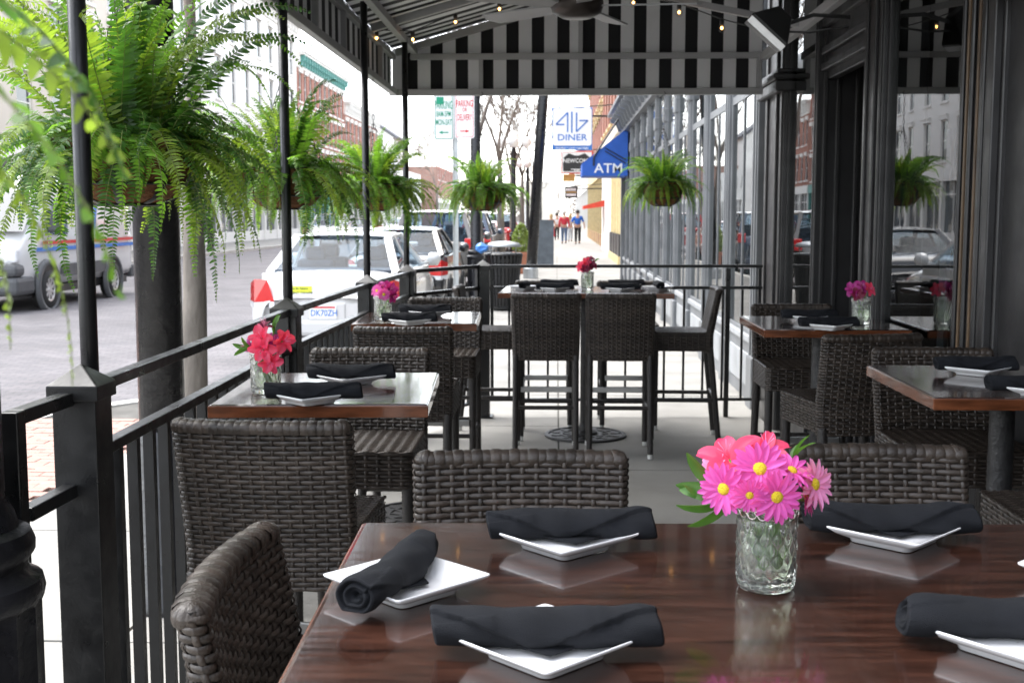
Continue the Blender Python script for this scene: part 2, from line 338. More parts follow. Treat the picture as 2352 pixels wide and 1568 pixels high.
pilaster(6.07, 6.41, 1.612, 3.34, M['shopdark'], ((6.08,6.11,.010),(6.16,6.20,.018),(6.34,6.38,.014)))
# recessed doorway
MB().box(2.5, 2.56, 6.41, 7.70, -.05, 3.34).build('door', M['shopdark'], sb)
MB().box(1.70, 1.76, 6.41, 7.70, 2.4, 3.34).build('door_transom', M['shopdark'], sb, bevel=.008)
for z in (2.45, 2.55, 2.72, 2.84): MB().box(1.66, 1.705, 6.41, 7.70, z, z+.05).build('transom_moulding', M['shopdark'], sb, bevel=.008)
MB().box(XW, 2.5, 6.405, 6.43, -.05, 3.33).build('door_jamb', M['shopdark'], sb)
MB().box(1.642, 2.5, 7.70, 7.74, -.05, 3.33).build('door_jamb', M['shopdark'], sb, bevel=.006)
for x in (1.68, 1.76, 1.88): MB().box(x, x+.03, 7.682, 7.705, -.03, 3.3).build('jamb_moulding', M['shopdark'], sb, bevel=.006)
pane(7.76, 8.60, .42, 3.3, PX); frame(7.74, 8.62, .38, 3.34, PX, .022, M['shopdark'])
MB().box(XW-.02, XW+.15, 7.74, 8.62, -.05, .38).build('bulkhead', M['shopdark'], sb, bevel=.005)
pilaster(8.62, 9.36, 1.605, 5.2, M['shopdark'], ((8.64,8.70,.012),(8.80,8.86,.02),(9.2,9.28,.016)))
MB().box(1.54, 1.68, 8.58, 9.40, 2.42, 2.50).box(1.52, 1.68, 8.56, 9.43, 2.50, 2.545).box(1.55, 1.68, 8.58, 9.40, 2.545, 2.58).build('capital', M['shopdark'], sb, bevel=.012)
MB().box(1.575, 1.68, 8.58, 9.40, -.02, .3).build('plinth', M['shopdark'], sb, bevel=.02)
# curtains behind the panes
def curtain(y0, y1, x, z0, z1):
    rows = []
    for k in range(15):
        yy = y0+(y1-y0)*k/14; rows.append([Vector((x+.03*math.sin(k*1.9), yy, z)) for z in (z0, z1)])
    return MB().grid(rows).build('curtain', M['drape'], sb, smooth=True)
curtain(6.35, 6.62, 2.05, -.03, 2.0); curtain(9.1, 9.35, 2.05, -.03, 2.0)
# the shopfront further along: same paint, brighter daylight put into its colour
yb = 9.55; k = 0
while yb < 28.2:
    L = 1.62
    pilaster(yb, yb+.22, 1.585, 3.5, M['shoplit'], ((yb+.03,yb+.07,.012),(yb+.15,yb+.19,.012)))
    MB().box(1.56, 1.7, yb-.03, yb+.25, -.05, .42).build('plinth', M['shoplit'], sb, bevel=.02)
    MB().box(1.555, 1.7, yb-.03, yb+.25, 2.9, 3.1).build('capital', M['shoplit'], sb, bevel=.02)
    MB().box(1.615, 1.8, yb+.22, yb+L, -.05, .50).build('bulkhead', M['shoplit'], sb, bevel=.004)
    MB().box(1.585, 1.8, yb+.225, yb+L-.005, .50, .56).build('window_sill', M['shoplight'], sb, bevel=.01)
    MB().box(1.60, 1.62, yb+.40, yb+L-.18, .12, .40).build('bulkhead_panel', M['shoplight'], sb, bevel=.012)
    pane(yb+.25, yb+L-.03, .60, 2.55, 1.622); pane(yb+.25, yb+L-.03, 2.62, 3.4, 1.622)
    frame(yb+.22, yb+L, .56, 3.44, 1.622, .035, M['shoplit'])
    MB().box(1.612, 1.66, yb+.26, yb+L-.04, 2.55, 2.62).build('transom_bar', M['shoplit'], sb)
    MB().box(1.612, 1.66, yb+.9, yb+.93, .6, 2.55).build('mullion', M['shoplit'], sb)
    yb += L; k += 1
pilaster(28.8, 29.1, 1.55, 3.5, M['shoplit'])
MB().box(1.5, 1.75, 9.3, 29.0, 3.44, 3.62).box(1.32, 1.75, 9.25, 29.05, 3.80, 3.88).box(1.22, 1.75, 9.2, 29.1, 3.88, 3.97).box(1.45, 1.75, 9.28, 29.02, 3.62, 3.80).build('cornice', M['shoplit'], sb, bevel=.01)
bk = MB().prism([(0,0),(.26,0),(.26,.09),(.13,.13),(.06,.3),(0,.3)], -.05, .05, Matrix.Rotation(math.pi/2, 4, 'X')).mesh('cornice_bracket', M['shoplit'])
y = 9.6
while y < 29:
    link('cornice_bracket', bk, sb, (1.5, y, 3.79), (math.pi, 0, math.pi)); y += .81
# grey-white beam end that juts from the wall at the top right
bx = MB().box(1.50, 1.78, 4.02, 4.42, 2.34, 2.62).box(1.47, 1.78, 3.98, 4.46, 2.58, 2.9); o = bx.build('wall_bracket_box', M['greyframe'], None, bevel=.015)
tag(o, 'pale painted boxed beam end jutting from the dark wall at top right', 'beam')

# ------------------------------------------------------------------ buildings along the street
def windows_wall(par, L, H, storeys, z0, bay, ww, wh, wall, trim, facing, hood=True, depth=.22, xdepth=6):
    """wall of piers and spandrels in local coords: runs along +Y from 0, face at x=0 looking along facing*X"""
    s = facing; n = max(1, int(L/bay)); bay = L/n; sh = (H-z0)/storeys
    mb = MB(); X = lambda a: a*s
    def bx(x0, x1, *r): a, b = sorted((X(x0), X(x1))); mb.box(a, b, *r)
    for st in range(storeys):
        zb = z0+st*sh; zw = zb+(sh-wh)*.45
        bx(-depth, 0, 0, L, zb, zw); bx(-depth, 0, 0, L, zw+wh, zb+sh)
        for i in range(n+1):
            a = max(0, i*bay-(bay-ww)/2); b = min(L, i*bay+(bay-ww)/2); bx(-depth, 0, a, b, zw, zw+wh)
    bx(-xdepth, -depth-.02, 0, L, 0, H-.05)
    mb.build('wall', wall, par)
    fm = MB(); t = .07
    def fb(x0, x1, *r): a, b = sorted((X(x0), X(x1))); fm.box(a, b, *r)
    fb(-.14, -.08, 0, t, 0, wh); fb(-.14, -.08, ww-t, ww, 0, wh); fb(-.14, -.08, t, ww-t, wh-t, wh); fb(-.14, -.08, t, ww-t, 0, t); fb(-.13, -.09, t, ww-t, wh*.5-.03, wh*.5+.03)
    fb(-.1, .10, -.1, ww+.1, -.12, 0)
    if hood: fb(-.02, .12, -.12, ww+.12, wh, wh+.22); fb(-.02, .17, -.16, ww+.16, wh+.22, wh+.30)
    fme = fm.mesh('window', trim); a, b = sorted((X(-.12), X(-.115)))
    pme = MB().box(a, b, t, ww-t, t, wh-t).mesh('window_pane', M['winglass'])
    for st in range(storeys):
        zw = z0+st*sh+(sh-wh)*.45
        for i in range(n):
            o = link('window', fme, par, (0, i*bay+(bay-ww)/2, zw)); link('window_pane', pme, o)
    return bay
def cornice(par, L, H, s, mtl, brk=.9, d=.55, mb2=None):
    mb = MB()
    def bx(x0, x1, *r): a, b = sorted((x0*s, x1*s)); mb.box(a, b, *r)
    bx(-.3, .12, 0, L, H-.05, H+.35); bx(-.3, d, -.1, L+.1, H+.85, H+1.0); bx(-.3, d+.12, -.15, L+.15, H+1.0, H+1.12); bx(-.3, .2, 0, L, H+.35, H+.85)
    mb.build('cornice', mtl, par)
    b = MB(); a_, b_ = sorted((.15*s, (d-.02)*s)); b.box(a_, b_, -.11, .11, .42, .86); a_, b_ = sorted((.15*s, .34*s)); b.box(a_, b_, -.1, .1, .1, .425)
    me = b.mesh('cornice_bracket', mb2 or mtl); y = .4
    while y < L: link('cornice_bracket', me, par, (0, y, H)); y += brk
def storefront(par, L, H, s, wall, trim, bay=3.2):
    n = max(1, int(L/bay)); b = L/n; mb = MB()
    def bx(m, x0, x1, *r): a, c = sorted((x0*s, x1*s)); m.box(a, c, *r)
    for i in range(n+1): bx(mb, -.25, .08, max(0, i*b-.2), min(L, i*b+.2), 0, H-.6)
    bx(mb, -.25, .12, 0, L, H-.7, H); mb.build('storefront_frame', trim, par)
    kb = MB()
    for i in range(n): bx(kb, -.2, .02, i*b+.2, (i+1)*b-.2, 0, .6)
    kb.build('bulkhead', wall, par)
    pm = MB(); bx(pm, -.16, -.15, .2, b-.2, .6, H-.7); pme = pm.mesh('shop_window', M['winglass'])
    mm = MB(); bx(mm, -.15, -.08, b/2-.04, b/2+.04, .6, H-.7); bx(mm, -.15, -.08, .2, b-.2, H-1.5, H-1.42); mme = mm.mesh('mullion', trim)
    for i in range(n): o = link('shop_window', pme, par, (0, i*b, 0)); link('mullion', mme, o)
def building(name, label, x, y0, L, H, storeys, wall, trim, s, g=4.2, bay=2.6, ww=1.15, wh=2.1, corn=None, cb=None, xd=8, hood=True, shop=None):
    t = thing(name, label, 'building', (x, y0, 0))
    windows_wall(t, L, H, storeys, g, bay, ww, wh, wall, trim, s, hood, xdepth=xd)
    storefront(t, L, g, s, wall, shop or trim)
    if corn: cornice(t, L, H, s, corn, mb2=cb)
    return t
XL = -19
b = building('pale_stone_building', 'pale stone office building with tall windows behind the delivery van', XL, 14, 42, 15.5, 4, M['stone'], M['trimw'], 1, bay=3.0, ww=1.3, wh=2.2, corn=M['stone'])
# striped door awning on it (seen mirrored in the shop panes)
aw = thing('striped_door_awning', 'small striped awning over a door of the pale stone building', 'awning', (XL, 49, 0))
MB().add([(0.1,0,3.3),(1.3,0,2.5),(1.3,2.6,2.5),(0.1,2.6,3.3),(0.1,0,3.24),(1.26,0,2.47),(1.26,2.6,2.47),(0.1,2.6,3.24)], [(0,1,2,3),(4,7,6,5),(0,4,5,1),(1,5,6,2),(2,6,7,3),(3,7,4,0)]).build('canopy', stripe_mat('door_awning_stripe', 'Y', .4, 0, .4, (.10,.08,.06), (.6,.55,.45)), aw)
building('cream_brick_building', 'cream painted facade with tall windows left of the ornate brick building', XL, 56.3, 31.4, 14.5, 3, M['whitewall'], M['trimw'], 1, bay=2.9, ww=1.2, wh=2.4, corn=M['trimw'])
building('ornate_brick_building', 'red brick building with teal and white bracketed cornice across the street', XL, 88, 19, 12.4, 3, M['brick'], M['trimw'], 1, bay=1.9, ww=.95, wh=2.1, corn=M['trimw'], cb=M['teal'], shop=M['teal'])
building('plain_brick_building', 'red brick building with white ledges, farthest of the tall row across the street', XL, 107.3, 20, 10.6, 2, M['brick'], M['trimw'], 1, bay=2.2, ww=1.1, wh=2.2, corn=M['trimw'], shop=M['trimw'])
building('low_white_building', 'low white building beyond the tall brick row', XL-1, 150, 26, 7.5, 1, M['whitewall'], M['trimw'], 1, bay=3.4, ww=1.2, wh=1.6, hood=False)
building('low_brick_building', 'low red brick building in the far distance across the street', XL+1, 181, 40, 9, 2, M['brick'], M['trimw'], 1, bay=3.2, ww=1.3, wh=1.6, hood=False)
gb = thing('gabled_white_house', 'white gabled house with grey roof showing behind the third fern', 'house', (-30, 190, 0))
MB().prism([(-6,0),(6,0),(6,13),(0,17),(-6,13)], 0, 14, Matrix.Rotation(math.pi/2, 4, 'X')).build('wall', M['whitewall'], gb)
MB().beam((-6.6,-7,12.9), (0.1,-7,17.35), 15, .35, (0,0,1)).beam((6.6,-7,12.9), (-.1,-7,17.35), 15, .35, (0,0,1)).build('roof', M['roof'], gb)
# right side beyond the far shopfront
cb_ = thing('cream_shop_building', 'cream shop with yellow fluted panels past the blue awning', 'building', (2.1, 29.2, 0))
windows_wall(cb_, 26, 11.5, 2, 4.3, 2.6, 1.2, 2.0, M['brick'], M['creamtrim'], -1, xdepth=5)
cornice(cb_, 26, 11.5, -1, M['cream'])
MB().box(-.02, .3, 0, 26, 0, 4.28).build('wall', M['whitewall'], cb_)
mb = MB()
for yy in (8.8, 10.6, 12.4, 14.2):
    for q in range(5): mb.box(-.09, -.018, yy+q*.26, yy+q*.26+.12, .95, 3.6)
mb.build('fluting', M['creamtrim'], cb_, bevel=.02)
mb = MB()
for yy in (8.8, 10.6, 12.4, 14.2): mb.box(-.08, -.02, yy-.1, yy+1.4, 3.6, 3.8); mb.box(-.13, -.018, yy-.1, yy+1.35, .25, .95)
mb.build('base_panel', M['signblack'], cb_)
MB().box(-.16, -.018, 8.6, 15.8, 0, .25).build('base_ledge', M['creamtrim'], cb_)
MB().box(-.35, -.02, 0, 26, 3.95, 4.3).build('ledge', M['cream'], cb_)
building('far_right_building', 'dull brick building farther along the sidewalk beyond the people', 2.3, 55.5, 30, 10, 2, M['brick'], M['creamtrim'], -1, bay=2.6, corn=M['stone'])
building('farthest_right_building', 'pale building at the far end of the right sidewalk', 2.4, 86, 60, 9, 2, M['stone'], M['trimw'], -1, bay=3.2)
building('street_end_building', 'hazy pale block at the far end of the street', -8, 300, 14, 10, 2, M['stone'], M['trimw'], -1, bay=3)

# ------------------------------------------------------------------ canopy over the patio
XV, YE, YN = -1.22, 8.9, 2.1
Z0, Z1, SL = 2.43, 2.72, .28
aw = thing('striped_canopy', 'black and white striped patio canopy on a grey frame with black poles', 'canopy')
def rz(x): return Z1+(x-XV)*SL
# roof sheet
rows = [[Vector((x, y_, rz(x)+.05+.006*math.sin(y_*6.6))) for x in (XV, -.6, 0, .6, 1.1, 1.62)] for y_ in [YN+(YE+.03-YN)*k/60 for k in range(61)]]
top = [[p+Vector((0,0,.006)) for p in r] for r in rows]
MB().grid(rows).grid([r[::-1] for r in top]).build('roof_canvas', M['canvas_roof'], aw, smooth=True)
MB().box(XV-.012, XV-.006, YN, YE+.03, Z0+.01, Z1+.06).build('side_valance', M['canvas_side'], aw)
MB().add([(XV,YE+.03,Z0+.01),(1.50,YE+.03,Z0+.01),(1.50,YE+.03,rz(1.50)+.05),(XV,YE+.03,Z1+.05),(XV,YE+.037,Z0+.01),(1.50,YE+.037,Z0+.01),(1.50,YE+.037,rz(1.50)+.05),(XV,YE+.037,Z1+.05)], [(0,1,2,3),(7,6,5,4),(0,4,5,1)]).build('end_panel', M['canvas_end'], aw)
g = M['greyframe']
MB().beam((XV+.02,YN,Z0+.022), (XV+.02,YE,Z0+.022), .045, .045).build('side_beam', g, aw, bevel=.004)
MB().beam((XV+.015,YN,Z1-.01), (XV+.015,YE,Z1-.01), .035, .035).build('side_beam', g, aw, bevel=.004)
MB().beam((XV+.17,YN,rz(XV+.17)-.015), (XV+.17,YE,rz(XV+.17)-.015), .045, .05).build('eave_beam', g, aw, bevel=.004)
MB().beam((XV-.02,YE,Z0+.022), (1.50,YE,Z0+.022), .045, .047).build('end_beam', g, aw, bevel=.004)
MB().beam((XV+.14,YE-.002,Z1-.01), (1.50,YE-.002,Z1-.01), .04, .042).build('end_beam', g, aw, bevel=.004)
MB().beam((1.50,YN,2.70), (1.50,YE,2.70), .05, .055).build('wall_beam', g, aw, bevel=.004)
for yy in (YE-.004, 7.75, 6.6, 5.45, 4.3, 3.2, 2.13):
    MB().beam((XV+.03,yy,rz(XV+.03)+.012), (1.60,yy,rz(1.60)+.012), .045, .05).build('rafter', g, aw, bevel=.004)
for yy in (7.5, 5.1, 2.9):
    MB().beam((-.02,yy,rz(-.02)-.04), (1.48,yy,2.71), .035, .04).build('brace', g, aw, bevel=.004)
for xx in (-.56, .17, 1.47):
    MB().beam((xx,YE+.004,Z0+.045), (xx,YE+.004,Z1-.03), .03, .03, (0,1,0)).build('end_stud', g, aw)
MB().beam((.17,YE+.004,Z1+.011), (.17,YE+.004,rz(.17)-.015), .03, .03, (0,1,0)).build('end_stud', g, aw)
for yy in (8.2, 7.5, 6.8, 6.0, 5.0, 4.0, 3.0):
    MB().beam((XV+.02,yy,Z0+.045), (XV+.02,yy,Z1-.03), .03, .03, (0,1,0)).build('side_stud', g, aw)
POSTS = [(-1.085,2.66), (-1.115,4.88), (-1.085,6.80), (-1.03,8.2)]
for (xx, yy) in POSTS:
    MB().tube([(xx-.015,yy+.09,.02), (xx-.015,yy+.09,rz(xx))], .0205, 12).lathe([(.05,0),(.05,.015),(.02,.02)], 12, (xx-.015,yy+.09,.001)).build('pole', M['black'], aw, smooth=True)
    
# ------------------------------------------------------------------ iron railings
def post(mb, x, y, r=.05, top=1.17):
    mb.box(x-r, x+r, y-r, y+r, 0, top-.03); c = r+.009
    mb.box(x-c, x+c, y-c, y+c, top-.035, top)
    mb.add([(x-c,y-c,top),(x+c,y-c,top),(x+c,y+c,top),(x-c,y+c,top),(x,y,top+.045)], [(0,1,4),(1,2,4),(2,3,4),(3,0,4)])
    mb.box(x-.075, x+.075, y-.075, y+.075, .001, .012)
def rail_run(par, a, b, gap, bw, zt=1.155, zm=1.0, zb=.13, rh=.028):
    a, b = Vector(a), Vector(b); d = (b-a); L = d.length; d.normalize(); n_ = Vector((-d.y, d.x))
    ang = math.atan2(d.y, d.x)
    for nm, z, h in (('top_rail', zt, rh), ('middle_rail', zm, rh), ('bottom_rail', zb, .022)):
        MB().beam((a.x,a.y,z), (b.x,b.y,z), .036, h).build(nm, M['black'], par, bevel=.003)
    n = max(1, round(L/gap)); me = MB().box(-bw/2, bw/2, -bw/2, bw/2, zb+.011, zm-.014).mesh('baluster', M['black'])
    for i in range(1, n):
        p = a+d*(L*i/n); link('baluster', me, par, (p.x, p.y, 0), (0, 0, ang))
    for q in (.018, L-.018):                       # short uprights that carry the rails at the posts
        p = a+d*q; MB().box(-.012, .012, -.012, .012, zb, zt-.014, Matrix.Translation((p.x, p.y, 0))@Matrix.Rotation(ang, 4, 'Z')).build('end_upright', M['black'], par)
rl = thing('patio_railing', 'black iron railing with capped posts along the street side of the patio', 'railing')
for (x, y) in POSTS:
    mb = MB(); post(mb, x, y); mb.build('post', M['black'], rl, bevel=.003)
for (p, q) in zip(POSTS[:-1], POSTS[1:]):
    rail_run(rl, (p[0]+.01, p[1]+.05), (q[0]+.01, q[1]-.05), .128, .027)
# gate stub on the near side of the first post
MB().beam((-1.10,2.61,1.14), (-1.105,2.37,1.14), .036, .03).build('stub_rail', M['black'], rl, bevel=.003)
MB().beam((-1.10,2.61,.93), (-1.105,2.39,.93), .034, .03).build('stub_rail', M['black'], rl, bevel=.003)
MB().box(-1.127, -1.087, 2.335, 2.375, .0, 1.154).build('gate_upright', M['black'], rl, bevel=.003)
CP = (-.56, 9.10)
rc = thing('corner_railing', 'short angled iron railing at the far left corner of the patio', 'railing')
rail_run(rc, (POSTS[3][0]+.03, POSTS[3][1]+.06), (CP[0]-.035, CP[1]-.05), .15, .02, 1.165)
rf = thing('end_railing', 'black iron railing across the far end of the patio behind the bar table', 'railing')
mb = MB(); post(mb, CP[0], CP[1]); mb.build('post', M['black'], rf, bevel=.003)
rail_run(rf, (CP[0]+.05, CP[1]), (1.58, 9.2), .15, .017, 1.165, 1.0, .135, .024)
MB().box(1.30, 1.335, 9.17, 9.205, 0, 1.15).build('post', M['black'], rf)

# ================================================================== WICKER BAR STOOLS
def ribbon(mb, P, N, B, hw, t, closed=False):
    rows = [[p-b*hw-n*t, p-b*hw*.55+n*t, p+b*hw*.55+n*t, p+b*hw-n*t] for p, n, b in zip(P, N, B)]
    if closed: rows.append(rows[0])
    mb.grid(rows)
def resample(pts, m):
    pts = [Vector(p) for p in pts]; pts.append(pts[0]); acc = [0]
    for a, b in zip(pts, pts[1:]): acc.append(acc[-1]+(b-a).length)
    T = acc[-1]; out = []; j = 0
    for i in range(m):
        s = T*i/m
        while acc[j+1] < s: j += 1
        f = (s-acc[j])/max(1e-9, acc[j+1]-acc[j]); out.append(pts[j].lerp(pts[j+1], f))
    return out
def rrect(hx, hy, r, k=5):
    o = []
    for cx, cy, a0 in ((hx-r, hy-r, 0), (-hx+r, hy-r, 90), (-hx+r, -hy+r, 180), (hx-r, -hy+r, 270)):
        for i in range(k+1): a = R(a0+90*i/k); o.append((cx+r*math.cos(a), cy+r*math.sin(a)))
    return o
def weave_loop(mb, loop, zs, n, A=.0026, hw=.0056, t=.0014, sw=.0058, ss=4):
    m = n*ss; rows = []; dz = zs[1]-zs[0]
    for z in zs:
        P = loop(z, m); rows.append(P)
    def norm(P, j):
        tg = (P[(j+1) % m]-P[j-1]); return Vector((tg.y, -tg.x, 0)).normalized()
    for k, P in enumerate(rows):
        P2 = rows[k+1] if k+1 < len(rows) else None; P0 = rows[k-1] if k else None
        Q, N, B = [], [], []
        for j in range(m):
            nn = norm(P, j); up = ((P2[j] if P2 else P[j])-(P0[j] if P0 else P[j])).normalized()
            c = math.cos(math.pi*j/ss+math.pi*k); Q.append(P[j]+nn*(A*c)); N.append(nn); B.append(up)
        ribbon(mb, Q, N, B, hw, t, True)
    for i in range(n):
        j = i*ss; Q, N, B = [], [], []
        for k in range(len(rows)):
            P = rows[k]; nn = norm(P, j); tg = (P[(j+1) % m]-P[j-1]).normalized()
            Q.append(P[j]-nn*(A*math.cos(math.pi*i+math.pi*k))); N.append(nn); B.append(tg)
            if k+1 < len(rows):
                P_ = rows[k+1]; Q.append((P[j]+P_[j])*.5); N.append(nn); B.append(tg)
        ribbon(mb, Q, N, B, sw, t)
def block_shell(mb, loop, zs, m=48, inset=.004):
    rows = []
    for z in zs:
        P = loop(z, m); c = sum(P, Vector())/m; rr = []
        for j in range(m):
            tg = P[(j+1) % m]-P[j-1]; nn = Vector((tg.y, -tg.x, 0)).normalized(); rr.append(P[j]-nn*inset)
        rows.append(rr)
    mb.grid(rows, True); o = len(mb.v)-m*len(rows); mb.f += [tuple(o+k for k in range(m-1, -1, -1)), tuple(o+m*(len(rows)-1)+k for k in range(m))]
def back_loop(z, m):
    yc = -.20-max(0, z-.74)*.20; hw = .212+.012*(z-.63)/.44; th = .0225-.004*max(0, z-.76)/.3
    zz = z
    o = rrect(hw, th, .018); dense = []
    for a, b in zip(o, o[1:]+o[:1]):
        n_ = max(1, int(math.hypot(b[0]-a[0], b[1]-a[1])/.02)); dense += [(a[0]+(b[0]-a[0])*q/n_, a[1]+(b[1]-a[1])*q/n_) for q in range(n_)]
    return resample([(x, yc+y+.024*(x/.212)**2, zz) for x, y in dense], m)
def seat_loop(z, m): return resample([(x, y+.022, z) for x, y in rrect(.212, .205, .03)], m)

ST = thing('bar_stool', '', 'bar stool')
STOOLGRP = 'woven wicker bar stools'
p = .0125
zs = [.632+p*k for k in range(34)]                    # up to about 1.045
mb = MB(); weave_loop(mb, back_loop, zs, 32, sw=.0050)
ztop = zs[-1]+.006; yc = -.20-(ztop-.74)*.20; th = .0205
x = -.205; q = 0
while x < .21:
    P, N, B = [], [], []
    for a in range(9):
        t_ = math.pi*(-.22+1.44*a/8); off = .0016 if q % 2 else 0
        n_ = Vector((0, math.cos(t_), math.sin(t_))); P.append(Vector((x, yc+.024*(x/.212)**2, ztop-.009))+Vector((0, (th+.0035+off)*max(-1, min(1, 1.08*math.cos(t_))), (.018+off)*math.sin(t_)))); N.append(n_); B.append(Vector((1, 0, 0)))
    ribbon(mb, P, N, B, .0125, .0012); x += .0198; q += 1
for sx in (-1, 1):                                      # strands that close the two upper corners
    for g_ in (-80, -48, -16, 16, 48, 80):
        P, N, B = [], [], []; ca, sa = math.cos(R(g_))*sx, math.sin(R(g_))
        for a in range(8):
            t_ = R(-25+115*a/7); rr = .0245*max(.0, math.cos(t_)); P.append(Vector((sx*.196+ca*rr*1.05, yc+.021+sa*rr, ztop-.008+.020*math.sin(t_)))); N.append(Vector((ca*math.cos(t_), sa*math.cos(t_), math.sin(t_)))); B.append(Vector((-sa, ca, 0)))
        ribbon(mb, P, N, B, .0075, .0012)
mb.build('backrest', M['wicker'], ST, smooth=True)
bc = MB(); block_shell(bc, back_loop, [.628, .76, .9, 1.055]); bc.build('backrest_light_block', M['wickblock'], ST)  # added inner shell that keeps light from passing through the back
mb = MB(); weave_loop(mb, seat_loop, [.642+p*k for k in range(10)], 40); 
n = 33
for k in range(n):                                    # seat top
    yy = -.178+k*.0125; P, N, B = [], [], []
    for j in range(45):
        xx = -.208+.416*j/44; P.append(Vector((xx, yy, .7635+.0024*math.cos(math.pi*j/4+math.pi*k)))); N.append(Vector((0,0,1))); B.append(Vector((0,1,0)))
    ribbon(mb, P, N, B, .0056, .0014)
for i in range(12):
    xx = -.208+.416*i/11; P, N, B = [], [], []
    for k in range(n*2-1):
        yy = -.178+k*.00625; P.append(Vector((xx, yy, .7635-.0024*math.cos(math.pi*i+math.pi*k/2)))); N.append(Vector((0,0,1))); B.append(Vector((-1,0,0)))
    ribbon(mb, P, N, B, .0058, .0014)
mb.build('seat', M['wicker'], ST, smooth=True)
bc = MB(); block_shell(bc, seat_loop, [.638, .759]); bc.build('seat_light_block', M['wickblock'], ST)  # the same added light-blocking shell under the seat weave
def wleg(a, b, r0, r1, rings=46):
    mb = MB(); P, rr = [], []
    a, b = Vector(a), Vector(b)
    for k in range(rings*2+1):
        f = k/(rings*2); P.append(a.lerp(b, f)); rr.append((r0+(r1-r0)*f)*(1.0 if k % 2 else 1.09))
    return mb.tube(P, rr, 8)
for sx in (-1, 1):
    wleg((.192*sx,.195,.66), (.192*sx,.20,.03), .0215, .0185).build('leg', M['wleg'], ST, smooth=True)
    wleg((.192*sx,-.19,.66), (.195*sx,-.255,.03), .0215, .0185).build('leg', M['wleg'], ST, smooth=True)
    for yy in (.20, -.256): MB().lathe([(.015,0),(.017,.004),(.017,.034)], 10, (.1945*sx, yy, .001)).build('foot_tip', M['tip'], ST)
    wleg((.193*sx,.195,.30), (.194*sx,-.222,.30), .0135, .0135, 28).build('stretcher', M['wleg'], ST, smooth=True)
wleg((-.193,-.225,.325), (.193,-.225,.325), .0135, .0135, 26).build('stretcher', M['wleg'], ST, smooth=True)
wleg((-.193,.198,.30), (.193,.198,.30), .0125, .0125, 26).build('stretcher', M['wleg'], ST, smooth=True)
MB().box(-.175, .175, .206, .222, .36, .395).build('foot_rail', M['steel'], ST, bevel=.003)

def stool(x, y, deg, label):
    global ST_used
    if not ST_used:
        ST_used = True; o = ST; o.location = (x, y, 0); o.rotation_euler = (0, 0, R(deg)); o['label'] = label; o['group'] = STOOLGRP
        return o
    return copy_thing(ST, label, (x, y, 0), R(deg), STOOLGRP)
ST_used = False
# x, y are the middle of the seat; 0 degrees looks down the street, the backrest is then on the camera's side
stool(-.06, 2.21, 183, 'wicker bar stool facing the camera behind the left half of the front table')
stool(-.70, 3.06, -3, 'wicker bar stool seen from behind, tucked into the nearest railing table')
stool(-.225, 1.655, -89, 'wicker bar stool seen edge-on at the left end of the front table')
stool(.66, 2.30, 181, 'wicker bar stool facing the camera behind the pink daisies')
stool(-.69, 4.13, 180, 'wicker bar stool facing the camera behind the nearest railing table')
stool(-.68, 5.48, 0, 'wicker bar stool seen from behind, tucked into the second railing table')
stool(-.665, 6.88, 180, 'wicker bar stool facing the camera behind the second railing table')
stool(-.44, 8.32, -90, 'wicker bar stool side-on at the left end of the tall far table')
stool(.86, 8.25, 88, 'wicker bar stool side-on at the right end of the tall far table')
stool(-.065, 7.78, 0, 'left of the two wicker bar stools with backs to us at the far table')
stool(.41, 7.78, 0, 'right of the two wicker bar stools with backs to us at the far table')
stool(-.09, 8.80, 180, 'wicker bar stool behind the far table, left of its flowers')
stool(.53, 8.80, 180, 'wicker bar stool behind the far table, right of its flowers')
stool(1.31, 6.43, 180, 'wicker bar stool facing us behind the farther wall table')
stool(1.27, 5.22, 12, 'wicker bar stool seen from behind, angled into the farther wall table')
stool(1.40, 4.22, 180, 'wicker bar stool facing us behind the nearer wall table')
stool(1.43, 3.18, 0, 'wicker bar stool at bottom right with only its seat corner showing')

# ================================================================== TABLES
TT = 1.035
def base_mesh(mb, r=.29):
    mb.lathe([(r,.0),(r,.012),(r-.012,.018),(r-.03,.018),(r-.035,.010)], 40, (0,0,.001))
    mb.lathe([(r-.034,.001),(r-.034,.006),(.001,.006)], 40, (0,0,.001), cap=False)
    mb.lathe([(r*.62,.006),(r*.62,.016),(r*.56,.016),(r*.56,.006)], 32, (0,0,.001), cap=False)
    mb.lathe([(.09,.006),(.085,.03),(.05,.045),(.04,.09),(.001,.09)], 24, (0,0,.001))
    for k in range(12):
        a = 2*math.pi*k/12; Mx = Matrix.Rotation(a, 4, 'Z')
        mb.prism([(.085,-.012),(r*.35,-.028),(r*.56,-.005),(r*.56,.005),(r*.35,.028),(.085,.012)], .007, .017, Mx)
        mb.prism([(r*.62,-.02),(r*.75,-.034),(r-.035,-.006),(r-.035,.006),(r*.75,.034),(r*.62,.02)], .007, .016, Mx@Matrix.Rotation(R(15), 4, 'Z'))
